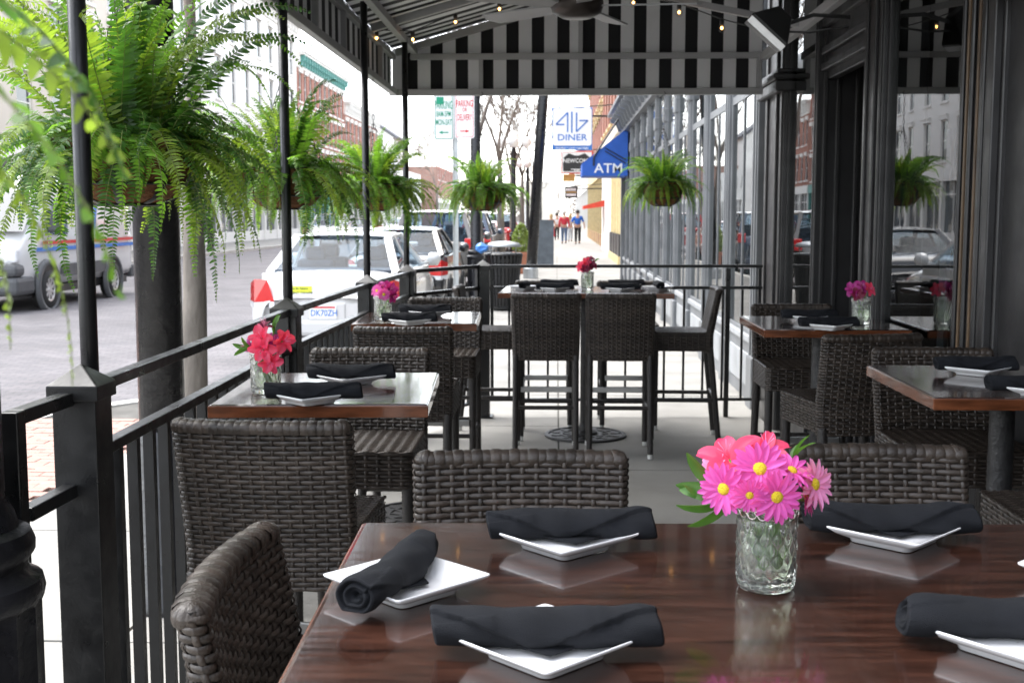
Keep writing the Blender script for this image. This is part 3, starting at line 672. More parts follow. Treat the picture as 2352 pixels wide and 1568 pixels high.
def table(name, label, cx, cy, sx, sy, deg=0, legs=1):
    t = thing(name, label, 'table', (cx, cy, 0), R(deg), 'mahogany topped bar tables')
    MB().box(-sx/2, sx/2, -sy/2, sy/2, TT-.038, TT).build('tabletop', M['wood'], t, bevel=.007)
    e = .0022
    for x0, x1, y0, y1 in ((-sx/2-e,sx/2+e,-sy/2-e,-sy/2+.004),(-sx/2-e,sx/2+e,sy/2-.004,sy/2+e),(-sx/2-e,-sx/2+.004,-sy/2+.0045,sy/2-.0045),(sx/2-.004,sx/2+e,-sy/2+.0045,sy/2-.0045)): MB().box(x0, x1, y0, y1, TT-.037, TT-.004).build('edge_band', M['woodedge'], t, bevel=.0018)
    offs = [0] if legs == 1 else [-sx*.27, sx*.27]
    for q in offs:
        mb = MB(); base_mesh(mb); o = mb.build('base', M['iron'], t, angle=35); o.location = (q, 0, 0)
        mb = MB().lathe([(.038,.09),(.038,TT-.07)], 16).box(-.17, .17, -.03, .03, TT-.07, TT-.038).box(-.03, .03, -.17, .17, TT-.069, TT-.0385)
        o = mb.build('pedestal', M['iron'], t, angle=35); o.location = (q, 0, 0)
    return t
T1 = table('bar_table', 'large dark mahogany table in the foreground set for six', .385, 1.565, 1.40, .83, 1.5, 2)
T2 = table('bar_table', 'small mahogany table by the railing nearest the camera with coral flowers', -.67, 3.54, .60, .665, 3)
T3 = table('bar_table', 'small mahogany table second along the railing with magenta flowers', -.695, 6.02, .60, .70, 2)
T4 = table('bar_table', 'small mahogany table by the wall with maroon flowers', 1.28, 5.80, .66, .74, 0)
T5 = table('bar_table', 'mahogany table cropped by the right edge beside the dark wall', 1.41, 3.77, .66, .74, 0)
TB = table('bar_table', 'long tall mahogany table at the far end of the patio', .21, 8.33, 1.18, .72, -2)

# ================================================================== PLATES AND NAPKINS
def plate_mesh(s=.165):
    mb = MB(); rows = []
    def ring(h, r, z, k=4): return [Vector((x, y, z)) for x, y in rrect(h, h, r, k)]
    h = s/2
    rows = [ring(.001, .0005, .0105), ring(h*.55, .012, .0105), ring(h*.62, .013, .0110), ring(h*.80, .010, .0165), ring(h*.985, .006, .0245), ring(h, .006, .0240), ring(h*.995, .006, .0215), ring(h*.82, .010, .0125), ring(h*.64, .012, .0065), ring(h*.62, .012, .0008), ring(h*.56, .012, .0005), ring(h*.55, .012, .004), ring(.001, .0005, .004)]
    # sides of a square dish dip in the middle: corners sit a little higher
    for r_ in rows[3:8]:
        for p_ in r_: p_.z += .004*max(0, abs(p_.x)*abs(p_.y)/(h*h)-.3)
    mb.grid([r_[::-1] for r_ in rows], True); return mb.mesh('plate', M['china'], True)
PM = plate_mesh()
def napkin_mesh(seed, L=.262, fold=1):
    r_ = random.Random(seed); nu, nt_ = 64, 72; rows = []
    ph = [r_.uniform(0, 6) for _ in range(8)]
    bend = r_.uniform(-.006, .006)
    for i in range(nu+1):
        u = -1+2*i/nu; row = []
        wob = .0012*math.sin(u*5+ph[0])+.0008*math.sin(u*13+ph[1])
        sp = R(222)-fold*(abs(u+.08)**.9*R(125))                 # the loose edge runs diagonally over the roll, a shallow V
        sp2 = R(100)-fold*u*R(50)
        endf = 1-.10*abs(u)**10
        for j in range(nt_):
            a = 2*math.pi*j/nt_
            rad = .0225+wob+.0007*math.sin(3*a+u*4+ph[2])+.0006*math.sin(5*a-u*9+ph[3])
            d1 = (sp-a) % (2*math.pi); rad += .0062*(1-d1/(2*math.pi))
            if fold and abs(u) > .45:
                d2 = (a-sp2) % (2*math.pi); rad += .0018*(1-min(1, d2/2.2)) if d2 < 2.2 else 0
            rad *= endf
            x = u*L/2+.004*math.sin(a+ph[4])*(abs(u)**4)
            y = rad*math.cos(a)*1.16; z = rad*math.sin(a)*.93
            row.append(Vector((x, y+bend*(1-u*u)*2, max(z, -.0185)+.0185)))
        rows.append(row)
    mb = MB(); mb.grid(rows, True)
    for e, sg in ((rows[0], -1), (rows[-1], 1)):                # rolled ends: rings that wind inwards
        c = sum(e, Vector())/len(e); rings = [e]
        for f, dx in ((.90, .003), (.78, -.002), (.70, -.010), (.62, .001), (.50, .002), (.42, -.008), (.30, -.001), (.18, -.012), (.03, -.014)):
            rings.append([c+Vector((sg*dx+(q.x-c.x), (q.y-c.y)*f, (q.z-c.z)*f)) for q in e])
        if sg < 0: rings = [g_[::-1] for g_ in rings]
        mb.grid(rings, True)
    # folded corner that sticks out under the roll
    z0 = .004
    mb.add([(-.045,-.020,z0),(.045,-.020,z0),(.004,-.052,z0-.002),(-.045,-.020,z0+.003),(.045,-.020,z0+.003),(.004,-.052,z0+.0005)], [(2,1,0),(3,4,5),(0,1,4,3),(1,2,5,4),(2,0,3,5)])
    return mb.mesh('napkin', M['napkin'], True)
NM = [napkin_mesh(3), napkin_mesh(11, .255), napkin_mesh(23, .265), napkin_mesh(31, .25, .7)]
def setting(x, y, plabel, nlabel, pdeg=45, ndeg=0, nm=0, off=(0, .018), flip=False):
    o = tag(link('plate', PM, None, (x, y, TT+.0006), (0, 0, R(pdeg))), plabel, 'plate', 'square white plates')
    n_ = tag(link('napkin_roll', NM[nm], None, (x+off[0], y+off[1], TT+.0145), (0, 0, R(ndeg+(180 if flip else 0)))), nlabel, 'napkin', 'rolled black napkins')
    return o, n_
def pp(x, y, z=TT+.022): return atz(x, y, z)
a = pp(1254, 1468); setting(a.x, a.y, 'square white plate nearest the camera on the front table', 'rolled black napkin nearest the camera, wide fold across it', 46, 1, 0, (.0, .012))
a = pp(934, 1326); setting(a.x, a.y, 'square white plate overhanging the left corner of the front table', 'rolled black napkin standing end-on to the camera at the left corner', 47, 76, 3, (-.02, 0))
a = pp(1298, 1228); setting(a.x, a.y, 'square white plate at far left of the front table', 'rolled black napkin on the far left plate of the front table', 43, 3, 1, (.01, .018))
a = pp(2053, 1212); setting(a.x, a.y, 'square white plate at the far side, right of the daisies', 'rolled black napkin right of the daisies on the front table', 47, -1, 2, (.0, .018))
a = pp(2107, 1448); setting(a.x+.117, a.y-.004, 'square white plate cut off by the bottom right edge', 'rolled black napkin cut off by the right edge of the picture', 40, -2, 1, (-.0, .02), True)
a = pp(2333, 1300); setting(a.x+.117, a.y, 'square white plate at the right edge with only its corner showing', 'rolled black napkin off the right edge of the front table', 45, 88, 3, (.02, 0))
a = pp(712, 907); setting(a.x, a.y, 'near white plate on the railing table with coral flowers', 'near black napkin roll on the railing table with coral flowers', 46, 2, 0, (.01, .0))
a = pp(803, 865); setting(a.x, a.y+.01, 'far white plate on the railing table with coral flowers', 'far black napkin roll on the railing table with coral flowers', 44, 1, 2, (0, .02))
a = pp(940, 735); setting(a.x, a.y, 'near white plate on the second railing table', 'near black napkin roll on the second railing table', 46, 4, 1, (.0, .01))
a = pp(985, 716); setting(a.x, a.y, 'far white plate on the second railing table', 'far black napkin roll on the second railing table', 44, 0, 2, (-.02, .02))
a = pp(1905, 746); setting(a.x, a.y, 'near white plate on the wall table with maroon flowers', 'near black napkin roll on the wall table with maroon flowers', 46, 3, 0, (.0, .01))
a = pp(1850, 729); setting(a.x+.03, a.y+.05, 'far white plate on the wall table with maroon flowers', 'far black napkin roll on the wall table with maroon flowers', 44, -2, 2, (.0, .0))
a = pp(2245, 845); setting(a.x, a.y, 'white plate at the far side of the table cropped by the right edge', 'black napkin roll at the far side of the table cropped by the right edge', 44, -1, 1, (-.0, .015))
a = pp(2375, 892); setting(a.x+.03, a.y, 'white plate at the near side of the table cropped by the right edge', 'black napkin roll at the near side of the table cropped by the right edge', 46, -1, 0, (-.02, .02))
FARY = ((1205, 8.33, 85, 'at the left end of the far table'), (1275, 8.13, 0, 'left of the flowers on the far table, near side'), (1285, 8.56, 2, 'left of the flowers on the far table, far side'), (1425, 8.13, -1, 'right of the flowers on the far table, near side'), (1440, 8.56, 1, 'right of the flowers on the far table, far side'), (1512, 8.33, 92, 'at the right end of the far table'))
for i, (px, Y_, dg, wh) in enumerate(FARY):
    a = at(px, 660, Y_); setting(a.x, Y_, 'white plate '+wh, 'black napkin roll '+wh, 45, dg, i % 3, (0, .01))

# ================================================================== VASES
def vase_meshes():
    n, m = 96, 54; Hh, R0 = .126, .0435; rows = []
    for i in range(m+1):
        z = Hh*i/m; row = []
        for k in range(n):
            a = 2*math.pi*k/n
            rel = 0
            if .016 < z < .098:
                u = a*R0*2*math.pi/(2*math.pi)/.0155*1.0; v = z/.0155*.82; N_ = 14
                d1 = abs(((a*N_/(2*math.pi)+v*.62) % 1)-.5)*2; d2 = abs(((a*N_/(2*math.pi)-v*.62) % 1)-.5)*2
                rel = .0036*(min(d1, d2))**.7
            elif z <= .016: rel = .0012*math.sin(a*28)**2 if .004 < z < .013 else .0008
            r_ = R0-.002+rel
            if z < .006: r_ -= (.006-z)*.6
            row.append(Vector((r_*math.cos(a), r_*math.sin(a), z)))
        rows.append(row)
    for z, r_ in ((Hh+.001, .0415), (Hh, .0395), (Hh-.01, .0385), (.05, .0375), (.018, .0365), (.0125, .033), (.0115, .001)):
        rows.append([Vector((r_*math.cos(2*math.pi*k/n), r_*math.sin(2*math.pi*k/n), z)) for k in range(n)])
    mb = MB(); mb.grid(rows, True); mb.f.append(tuple(range(n-1, -1, -1)))
    g_ = mb.mesh('vase', M['glass'], True)
    wt = MB().lathe([(.0322,.0128),(.0360,.0185),(.0370,.05),(.0373,.075),(.001,.0752)], 48).mesh('water', M['water'], True)
    mb = MB(); Rr = .0447
    for z, rr in ((.121, .0016), (.1155, .0011)):
        pts = [(Rr*math.cos(2*math.pi*k/64), Rr*math.sin(2*math.pi*k/64), z) for k in range(65)]; mb.tube(pts, rr, 6, False)
    for q in range(18):
        a0 = 2*math.pi*q/18
        for s_, zc, rad in ((0, .106, .0072), (.5, .1095, .0040)):
            pts = []
            for k in range(13):
                t_ = math.pi*(1+k/12); a = a0+s_*2*math.pi/18+rad*math.cos(t_)/Rr; pts.append(((Rr+.0006)*math.cos(a), (Rr+.0006)*math.sin(a), zc+.006+rad*math.sin(t_)))
            mb.tube(pts, .0011, 5)
        for k in range(8):
            a = a0+2*math.pi*k/8/18; mb.lathe([(.0003,-.0012),(.0013,0),(.0003,.0012)], 5, ((Rr+.0012)*math.cos(a), (Rr+.0012)*math.sin(a), .1182))
    c_ = mb.mesh('filigree_collar', M['silver'], True)
    return g_, wt, c_
VG, VW, VC = vase_meshes()
def vase(x, y, label, sc=(1,1,1)):
    t = thing('glass_vase', label, 'vase', (x, y, TT+.0012), rnd.uniform(0, 6), 'quilted glass vases')
    t.scale = sc; link('vase_body', VG, t); link('water', VW, t); link('filigree_collar', VC, t); return Vector((x, y, TT))

# ================================================================== FLOWERS
def petal(L, W, cup, curl, n=6, tipw=.25):
    rows = []
    for i in range(n+1):
        f = i/n; wd = W*(math.sin(math.pi*(f*.80+.14))**.7) if f < 1 else W*tipw
        z = cup*f*L+curl*f*f*L
        rows.append([Vector((f*L, s_*wd/2, z+.18*wd*abs(s_)-(.06*wd if s_ == 0 else 0))) for s_ in (-1, -.5, 0, .5, 1)])
    return MB().grid(rows)
DP = petal(.029, .0098, .10, -.12)
DPM = {'pink': DP.mesh('petal', M['pink'], True), 'pale': DP.mesh('petal', M['paleP'], True)}
AP = petal(.038, .030, .80, -.55, 7, .42); AP2 = petal(.037, .020, 1.0, -.62, 7, .35)
APM = {c: (AP.mesh('petal', M[c], True), AP2.mesh('petal', M[c], True)) for c in ('coral', 'magenta', 'maroon')}
DC = MB().lathe([(.0078,.0),(.0082,.0025),(.006,.0052),(.003,.0062),(.0003,.0060)], 16).mesh('flower_centre', M['yellow'], True)
CAL = MB().lathe([(.0008,-.012),(.0035,-.010),(.0065,-.004),(.0068,.0005),(.0003,.001)], 10).mesh('calyx', M['stem'], True)
LV = petal(.055, .017, .25, -.45, 7, .12).mesh('leaf', M['leaf'], True)
STM = {}
def face_rot(n_): return Vector(n_).normalized().to_track_quat('Z', 'Y').to_euler()
def stem_part(t, head, foot):
    Mi = (Matrix.Translation(head)@t.rotation_euler.to_matrix().to_4x4()).inverted(); nrm = t.rotation_euler.to_matrix()@Vector((0,0,1))
    a = head-nrm*.008; b = foot; mid = (a+b)*.5-nrm*.012
    pts = [((1-f)**2)*a+2*f*(1-f)*mid+f*f*b for f in (0, .2, .4, .6, .8, 1)]
    MB().tube([Mi@q for q in pts], .0017, 6).build('stem', M['stem'], t, smooth=True)
def daisy(pos, n_, foot, label, c='pink', size=1., spread=0, cnt=13, group=None):
    t = thing('daisy', label, 'flower', pos, 0, group); t.rotation_euler = face_rot(n_)
    stem_part(t, Vector(pos), foot)
    for lay in range(2):
        for k in range(cnt):
            a = 2*math.pi*(k+.5*lay)/cnt+rnd.uniform(-.08, .08); s_ = size*rnd.uniform(.88, 1.06)*(1 if lay == 0 else .93)
            o = link('petal', DPM[c], t, (.005*math.cos(a), .005*math.sin(a), .0005+.0016*lay), (rnd.uniform(-.18,.18), -(.06+.16*lay+spread)+rnd.uniform(-.12,.12), a), (s_, s_, s_))
    link('flower_centre', DC, t, None, None, (size,)*3); link('calyx', CAL, t)
    return t
def alstro(pos, n_, foot, label, c='coral', size=1., group=None, open_=0):
    t = thing('alstroemeria', label, 'flower', pos, 0, group); t.rotation_euler = face_rot(n_)
    stem_part(t, Vector(pos), foot)
    for k in range(6):
        a = math.pi*k/3+rnd.uniform(-.1, .1); s_ = size*rnd.uniform(.9, 1.08)
        link('petal', APM[c][k % 2], t, (0, 0, -.012*size), (rnd.uniform(-.15,.15), rnd.uniform(-.15,.15)+open_, a), (s_, s_, s_))
    mb = MB()
    for k in range(5):
        a = 2*math.pi*k/5+.3; mb.tube([(0,0,-.01), (.004*math.cos(a),.004*math.sin(a),.012), (.010*math.cos(a),.010*math.sin(a),.024)], .0006, 4)
    mb.build('stamens', M['paleP'], t, smooth=True)
    return t
def leafspray(pos, d, foot, label, cnt=3, size=1., group=None):
    t = thing('leaf_sprig', label, 'leaf', pos, 0, group)
    d = Vector(d).normalized(); q = Vector((1,0,0)).rotation_difference(d).to_euler(); t.rotation_euler = q
    Mi = (Matrix.Translation(Vector(pos))@q.to_matrix().to_4x4()).inverted()
    MB().tube([Mi@Vector(pos), Mi@((Vector(pos)+foot)*.5+Vector((0,0,.015))), Mi@foot], .0013, 5).build('stem', M['stem'], t, smooth=True)
    for k in range(2):                                  # leaves left on the stem inside the glass
        q_ = foot+Vector((rnd.uniform(-.012,.012), rnd.uniform(-.012,.012), rnd.uniform(-.055,-.02))); link('leaf', LV, t, Mi@q_, (Mi.to_3x3()@Matrix.Rotation(rnd.uniform(0,6), 3, 'Z')@Matrix.Rotation(-1.2, 3, 'Y')).to_euler(), (.75,)*3)
    for k in range(cnt):
        link('leaf', LV, t, (-.006*k, 0, 0), (rnd.uniform(-.9,.9), rnd.uniform(-.35,.35), (k-(cnt-1)/2)*.55), (size*rnd.uniform(.8,1.1),)*3)
    return t
def bouquet(V, spec, depth):
    """spec: kind, pixel x, pixel y, depth offset, facing, colour, size, label"""
    for i, (kd, px, py_, dy, n_, c, sz, lab) in enumerate(spec):
        pos = at(px, py_, depth+dy); a = rnd.uniform(0, 6.28)
        foot = V+Vector((.014*math.cos(a), .014*math.sin(a), .03))
        # every stem passes inside the rim of the vase
        if kd == 'd': daisy(pos, n_, foot, lab, c, sz)
        elif kd == 'a': alstro(pos, n_, foot, lab, c, sz)
        else: leafspray(pos, n_, V+Vector((.01*math.cos(a), .01*math.sin(a), .09)), lab, 3, sz)
vp = atz(1757, 1345, TT); V1 = vase(vp.x, vp.y-.004, 'quilted glass vase with silver filigree collar on the front table', (.95,.95,.99))
D1 = V1.y
bouquet(V1, [
 ('d', 1745, 1077, -.035, (-.05,-1,.42), 'pink', 1.22, 'large pink daisy at the middle of the front bouquet'),
 ('d', 1664, 1122, -.035, (-.55,-1,.10), 'pink', 1.12, 'pink daisy at the left of the front bouquet, turned left'),
 ('d', 1722, 1136, -.058, (-.15,-1,-.10), 'pink', .72, 'smallest pink daisy low over the vase rim, left of centre'),
 ('d', 1783, 1140, -.058, (.15,-1,.0), 'pink', 1.12, 'pink daisy low over the vase rim, right of centre'),
 ('d', 1818, 1082, -.010, (.35,-.5,.9), 'pink', .95, 'pink daisy facing up at the right of the front bouquet'),
 ('d', 1868, 1112, .000, (.75,-.7,.25), 'pale', 1.15, 'pale pink daisy at the right edge of the front bouquet'),
 ('d', 1640, 1082, .025, (-.7,-.5,.6), 'pale', .85, 'pale pink daisy half hidden at the left of the front bouquet'),
 ('d', 1848, 1140, .01, (.9,-.3,.1), 'pink', .85, 'pink daisy drooping at the lower right of the front bouquet'),
 ('a', 1672, 1046, .010, (-.35,-.55,.75), 'coral', 1.15, 'coral alstroemeria at the upper left of the front bouquet'),
 ('a', 1757, 1030, .035, (.1,-.45,1), 'coral', 1.05, 'coral red alstroemeria at the top of the front bouquet'),
 ('l', 1640, 1118, .01, (-1,-.1,.25), 0, 1.2, 'green leaf sprig poking left of the front bouquet, upper one'),
 ('l', 1655, 1150, -.02, (-1,-.25,-.25), 0, 1.15, 'green leaf sprig poking left of the front bouquet, lower one'),
 ('l', 1826, 1052, .02, (.25,0,1), 0, .75, 'green leaf sprig standing up at the right of the front bouquet'),
], D1)
vp = at(611, 885, 3.42); V2 = vase(vp.x, 3.42, 'quilted glass vase with coral flowers on the nearest railing table')
bouquet(V2, [
 ('a', 600, 775, -.03, (-.2,-1,.45), 'coral', 1.05, 'coral flower at the upper left of the railing table bouquet'),
 ('a', 603, 802, -.05, (.0,-1,.1), 'coral', 1.1, 'coral flower at the middle of the railing table bouquet'),
 ('a', 622, 832, -.05, (.2,-1,-.2), 'coral', .95, 'coral flower drooping over the vase of the railing table bouquet'),
 ('a', 652, 782, .0, (.8,-.7,.3), 'coral', 1.05, 'coral flower at the right of the railing table bouquet'),
 ('a', 572, 792, .0, (-.8,-.5,.2), 'magenta', .7, 'magenta bud at the left of the railing table bouquet'),
 ('a', 631, 785, .02, (.2,-.8,.5), 'magenta', .8, 'magenta flower in the middle of the railing table bouquet'),
 ('a', 607, 748, .02, (-.1,-.4,1), 'maroon', .7, 'maroon bud at the top of the railing table bouquet'),
 ('l', 632, 760, .03, (.3,0,1), 0, 1., 'green leaf standing up in the railing table bouquet'),
 ('l', 570, 800, -.01, (-1,-.2,.2), 0, .9, 'green leaf pointing left from the railing table bouquet'),
], 3.42)
vp = at(880, 742, 5.86); V3 = vase(vp.x, 5.86, 'quilted glass vase with magenta flowers on the second railing table')
bouquet(V3, [
 ('d', 866, 668, -.02, (-.5,-1,.4), 'pink', 1.0, 'magenta daisy at the left of the second railing bouquet'),
 ('a', 880, 658, .0, (0,-.8,.8), 'magenta', 1.1, 'magenta flower at the top of the second railing bouquet'),
 ('a', 897, 664, -.01, (.5,-.8,.4), 'magenta', 1.1, 'magenta flower at the right of the second railing bouquet'),
 ('d', 882, 676, -.04, (.1,-1,.0), 'pink', 1.0, 'pink daisy low in the second railing bouquet'),
 ('a', 902, 680, -.02, (.7,-.7,-.2), 'magenta', .95, 'magenta flower low at the right of the second railing bouquet'),
], 5.86)
vp = at(1349, 664, 8.32); V4 = vase(vp.x, 8.32, 'small glass vase with red flowers on the far table')
bouquet(V4, [
 ('a', 1334, 612, -.02, (-.6,-1,.3), 'coral', 1.1, 'red flower at the left of the far table bouquet'),
 ('a', 1346, 602, -.01, (0,-1,.5), 'coral', 1.05, 'red flower in the middle of the far table bouquet'),
 ('a', 1360, 608, .0, (.5,-.8,.4), 'maroon', 1.2, 'maroon flower at the right of the far table bouquet'),
 ('a', 1356, 594, .02, (.2,-.5,1), 'maroon', 1.0, 'maroon flower at the top of the far table bouquet'),
 ('a', 1345, 618, -.04, (0,-1,-.1), 'maroon', 1.0, 'maroon flower low in the far table bouquet'),
 ('l', 1368, 600, .02, (.9,0,.6), 0, .8, 'green leaf at the right of the far table bouquet'),
], 8.32)
vp = at(1977, 745, 5.72); V5 = vase(vp.x, 5.72, 'quilted glass vase with maroon flowers on the wall table')
bouquet(V5, [
 ('a', 1958, 664, -.02, (-.5,-1,.3), 'magenta', 1.1, 'magenta flower at the left of the wall table bouquet'),
 ('a', 1978, 658, .0, (0,-.8,.7), 'magenta', 1.1, 'magenta flower at the top of the wall table bouquet'),
 ('a', 1998, 664, -.01, (.6,-.8,.3), 'coral', 1.05, 'red flower at the right of the wall table bouquet'),
 ('a', 1970, 676, -.04, (-.1,-1,.0), 'maroon', 1.0, 'maroon flower low in the wall table bouquet'),
], 5.72)

# ================================================================== HANGING FERNS
def frond_mesh(name, L, a0, a1, pl, m, seed, power=1.2):
    r_ = random.Random(seed); n = max(12, int(L/.0098)); ds = L/n; p_ = Vector((0,0,0)); mb = MB(); pts = []; tw = r_.uniform(-.9, .9); side = r_.uniform(-.45, .45); w1, w2 = r_.uniform(0, 6), r_.uniform(.05, .14)
    for i in range(n+1):
        f = i/n; a = R(a0+(a1-a0)*f**power)+w2*math.sin(f*7+w1); d = Vector((math.cos(a), side*f, math.sin(a))).normalized(); pts.append((p_.copy(), d)); p_ = p_+d*ds
    for i in range(2, n):
        f = i/n; P, d = pts[i]; lat = Vector((-d.y, 1, 0)); lat = (lat-d*lat.dot(d)).normalized(); nn = lat.cross(d)*-1
        t_ = tw*f; lat, nn = lat*math.cos(t_)+nn*math.sin(t_), nn*math.cos(t_)-lat*math.sin(t_)
        ln = pl*min(1, (f/.14))**.6*min(1, (1.02-f)/.6)**.8
        for s_ in (-1, 1):
            l = ln*r_.uniform(.82, 1.08); w_ = .0030+.0014*ln/pl; fw = r_.uniform(.05, .38); dr = r_.uniform(-.5, .25); tilt = r_.uniform(-.6, .9)
            if r_.random() < .03: continue
            u = (lat*s_+d*fw+nn*dr*.5).normalized(); wd = (d+nn*tilt).normalized(); cur = nn*(-.22*l)*r_.uniform(.1, 1.5)+d*.14*l
            a_ = P+lat*s_*.001
            mb.add([a_-wd*w_*.9, a_+wd*w_*.9, a_+u*l*.45+wd*w_, a_+u*l*.45-wd*w_, a_+u*l*.8+cur*.55+wd*w_*.62, a_+u*l*.8+cur*.55-wd*w_*.62, a_+u*l+cur], [(0,1,2,3),(3,2,4,5),(5,4,6)] if s_ < 0 else [(3,2,1,0),(5,4,2,3),(6,4,5)])
    k0 = len(mb.f); mb.tube([q for q, _ in pts[::3]], [.0016*(1-.7*i/len(pts[::3])) for i in range(len(pts[::3]))], 4)
    me = mb.mesh(name, m, False); me.materials.append(M['rachis'])
    idx = [0]*k0+[1]*(len(mb.f)-k0); me.polygons.foreach_set('material_index', idx)
    return me
FR = {'up': [], 'arch': [], 'hang': []}
for i in range(6): FR['up'].append(frond_mesh('frond', .34+.05*i, 88-4*i, 62-24*i, .036, M[('fernA','fernC','fernA','fernB','fernC','fernA')[i]], 100+i, 1.8))
for i in range(8): FR['arch'].append(frond_mesh('frond', .24+.034*i, 66-7*i, -58-5*i, .034, M[('fernA','fernB','fernA','fernC','fernB','fernA','fernA','fernC')[i]], 200+i, .95))
for i in range(8): FR['hang'].append(frond_mesh('frond', .20+.035*i, 34-6*i, -86-i, .032, M[('fernA','fernB','fernC','fernA','fernB','fernC','fernA','fernB')[i]], 300+i, .42))
def chain_links(mb, a, b, ln=.034, r=.0075, t=.0017):
    a, b = Vector(a), Vector(b); d = (b-a); L = d.length; d.normalize(); n = max(1, int(L/(ln*.82)))
    s1 = d.cross(Vector((0,0,1))); s1 = Vector((1,0,0)) if s1.length < .1 else s1.normalized(); s2 = d.cross(s1)
    for k in range(n):
        c = a+d*(L*(k+.5)/n); s_ = s1 if k % 2 else s2; pts = [c+d*(ln/2*math.cos(2*math.pi*j/10))+s_*(r*math.sin(2*math.pi*j/10)) for j in range(11)]; mb.tube(pts, t, 4, False)
def fern(x, y, zb, label, up=26, arch=34, hang=34, size=1., hook=None, Rb=.175, seed=1, rzs=0, ups=1., hs=1.):
    r_ = random.Random(seed); t = thing('hanging_fern', label, 'hanging fern', (x, y, zb), rzs, 'ferns in hanging baskets'); H_ = .17
    prof = [(.02,.0),(.075,.002),(.115,.018),(.148,.055),(.168,.11),(Rb,H_)]
    prof = [(a*Rb/.175, b) for a, b in prof]
    MB().lathe(prof+[(Rb*.94, H_-.005), (Rb*.9, .12), (.02, .115)], 32).build('coconut_liner', M['coco'], t, smooth=True)
    mb = MB()
    for k in range(8):
        a = 2*math.pi*k/8+.2; rows = []
        for (pr, pz_) in prof[1:]:
            c = Vector((math.cos(a), math.sin(a), 0)); s_ = Vector((-math.sin(a), math.cos(a), 0)); q = c*(pr+.004)+Vector((0,0,pz_-.002)); rows.append([q-s_*.011, q+c*.003, q+s_*.011])
        mb.grid(rows)
    for rr, zz in ((Rb+.004, H_), (.152*Rb/.175, .055), (.079*Rb/.175, 0.0)): mb.tube([(rr*math.cos(2*math.pi*k/32), rr*math.sin(2*math.pi*k/32), zz) for k in range(33)], .0042, 5, False)
    mb.build('wire_frame', M['black'], t, smooth=True)
    if hook is not None:
        hz = hook-zb; j = min(hz-.06, .56); mb = MB()
        for k in range(3):
            a = 2*math.pi*k/3+.5; chain_links(mb, (Rb*math.cos(a), Rb*math.sin(a), H_), (0, 0, j))
        chain_links(mb, (0, 0, j), (0, 0, hz)); mb.tube([(0,0,hz-.01), (.012,0,hz+.005), (0,0,hz+.02)], .003, 5); mb.build('chain', M['black'], t)
    def put(cls, cnt, r0, r1, z_, us=1.):
        for k in range(cnt):
            me = r_.choice(FR[cls]); a = 2*math.pi*(k+r_.uniform(-.4, .4))/cnt*2.618; rr = r_.uniform(r0, r1)*Rb/.175; s_ = size*us*r_.uniform(.72, 1.12)
            link('frond', me, t, (rr*math.cos(a), rr*math.sin(a), z_+r_.uniform(-.02, .03)), (r_.uniform(-.2,.2), r_.uniform(-.2,.2), a+r_.uniform(-.35,.35)), (s_, s_, s_))
    put('up', up, .0, .10, .13, ups); put('arch', arch, .02, .16, .15); put('hang', hang, .12, .18, .165, hs)
    return t
f1 = at(290, 470, 3.25); fern(f1.x, 3.25, f1.z, 'largest fern in a hanging basket, nearest along the railing, in front of the thick pole', 84, 120, 72, 1.0, 2.45, .185, 1, 0, 1.25)
f2 = at(645, 480, 5.15); fern(f2.x+.02, 5.15, f2.z, 'hanging fern with visible chain, second along the railing above the white car', 56, 100, 62, .96, 2.45, .18, 2)
f3 = at(860, 484, 7.8); fern(f3.x, 7.8, f3.z, 'hanging fern third along the railing, between two thin poles', 56, 110, 70, .95, 2.45, .18, 3)
f4 = at(1107, 484, 8.86); fern(f4.x, 8.86, f4.z, 'hanging fern at the far end of the patio in front of the parking signs', 60, 120, 80, .76, 2.43, .17, 4)
f5 = at(1522, 473, 8.86); fern(f5.x, 8.86, f5.z, 'hanging fern at the far end in front of the far shopfront', 84, 110, 60, .70, 2.43, .155, 5)
f0 = fern(-.55, .50, 1.495, 'out of focus fern close to the camera at the top left corner', 14, 22, 0, .70, 2.6, .15, 9)
for (fx, fy, fz, yaw_, k, sc_) in ((.07,.0,.155,-.1,5,.92), (.06,.05,.165,.25,4,.95), (.05,-.05,.17,-.35,6,.85), (.08,.02,.13,.1,3,.95), (.04,.08,.15,.3,7,.78), (.06,-.02,.185,.0,5,.8)):
    link('frond', FR['arch'][k], f0, (fx, fy, fz), (0, 0, yaw_), (sc_,)*3)

# ================================================================== LIGHTS, FAN AND HEATER UNDER THE CANOPY
def bulb_string(label, pts, cordpts):
    t = thing('string_lights', label, 'string lights')
    MB().tube(cordpts, .004, 5).build('cord', M['signblack'], t)
    bm_ = MB().lathe([(.0005,-.052),(.012,-.049),(.021,-.036),(.0225,-.024),(.017,-.010),(.012,-.002)], 14).mesh('bulb', M['bulbglass'], True)
    sm = MB().lathe([(.0135,-.003),(.014,.02),(.009,.03)], 10).mesh('socket', M['signblack'], True); fm = MB().lathe([(.0005,-.034),(.0075,-.027),(.008,-.019),(.0005,-.012)], 8).mesh('filament', M['bulb'], True)
    for q in pts:
        o = link('bulb', bm_, t, q); link('socket', sm, o); link('filament', fm, o)
lp = [at(865, 80, 7.9), at(948, 83, 7.9), at(1046, 43, 7.9), at(1147, 13, 7.9), at(1257, -3, 7.9)]
bulb_string('string of small glowing bulbs along the far left rafter', lp, [q+Vector((0,0,.03)) for q in lp])
lp = [at(1455, -2, 7.45), at(1560, 20, 7.45), at(1658, 56, 7.45)]
bulb_string('string of small glowing bulbs along the brace near the heater', lp, [at(1330, -25, 7.45)]+[q+Vector((0,0,.03)) for q in lp]+[at(1725, 62, 7.45)])
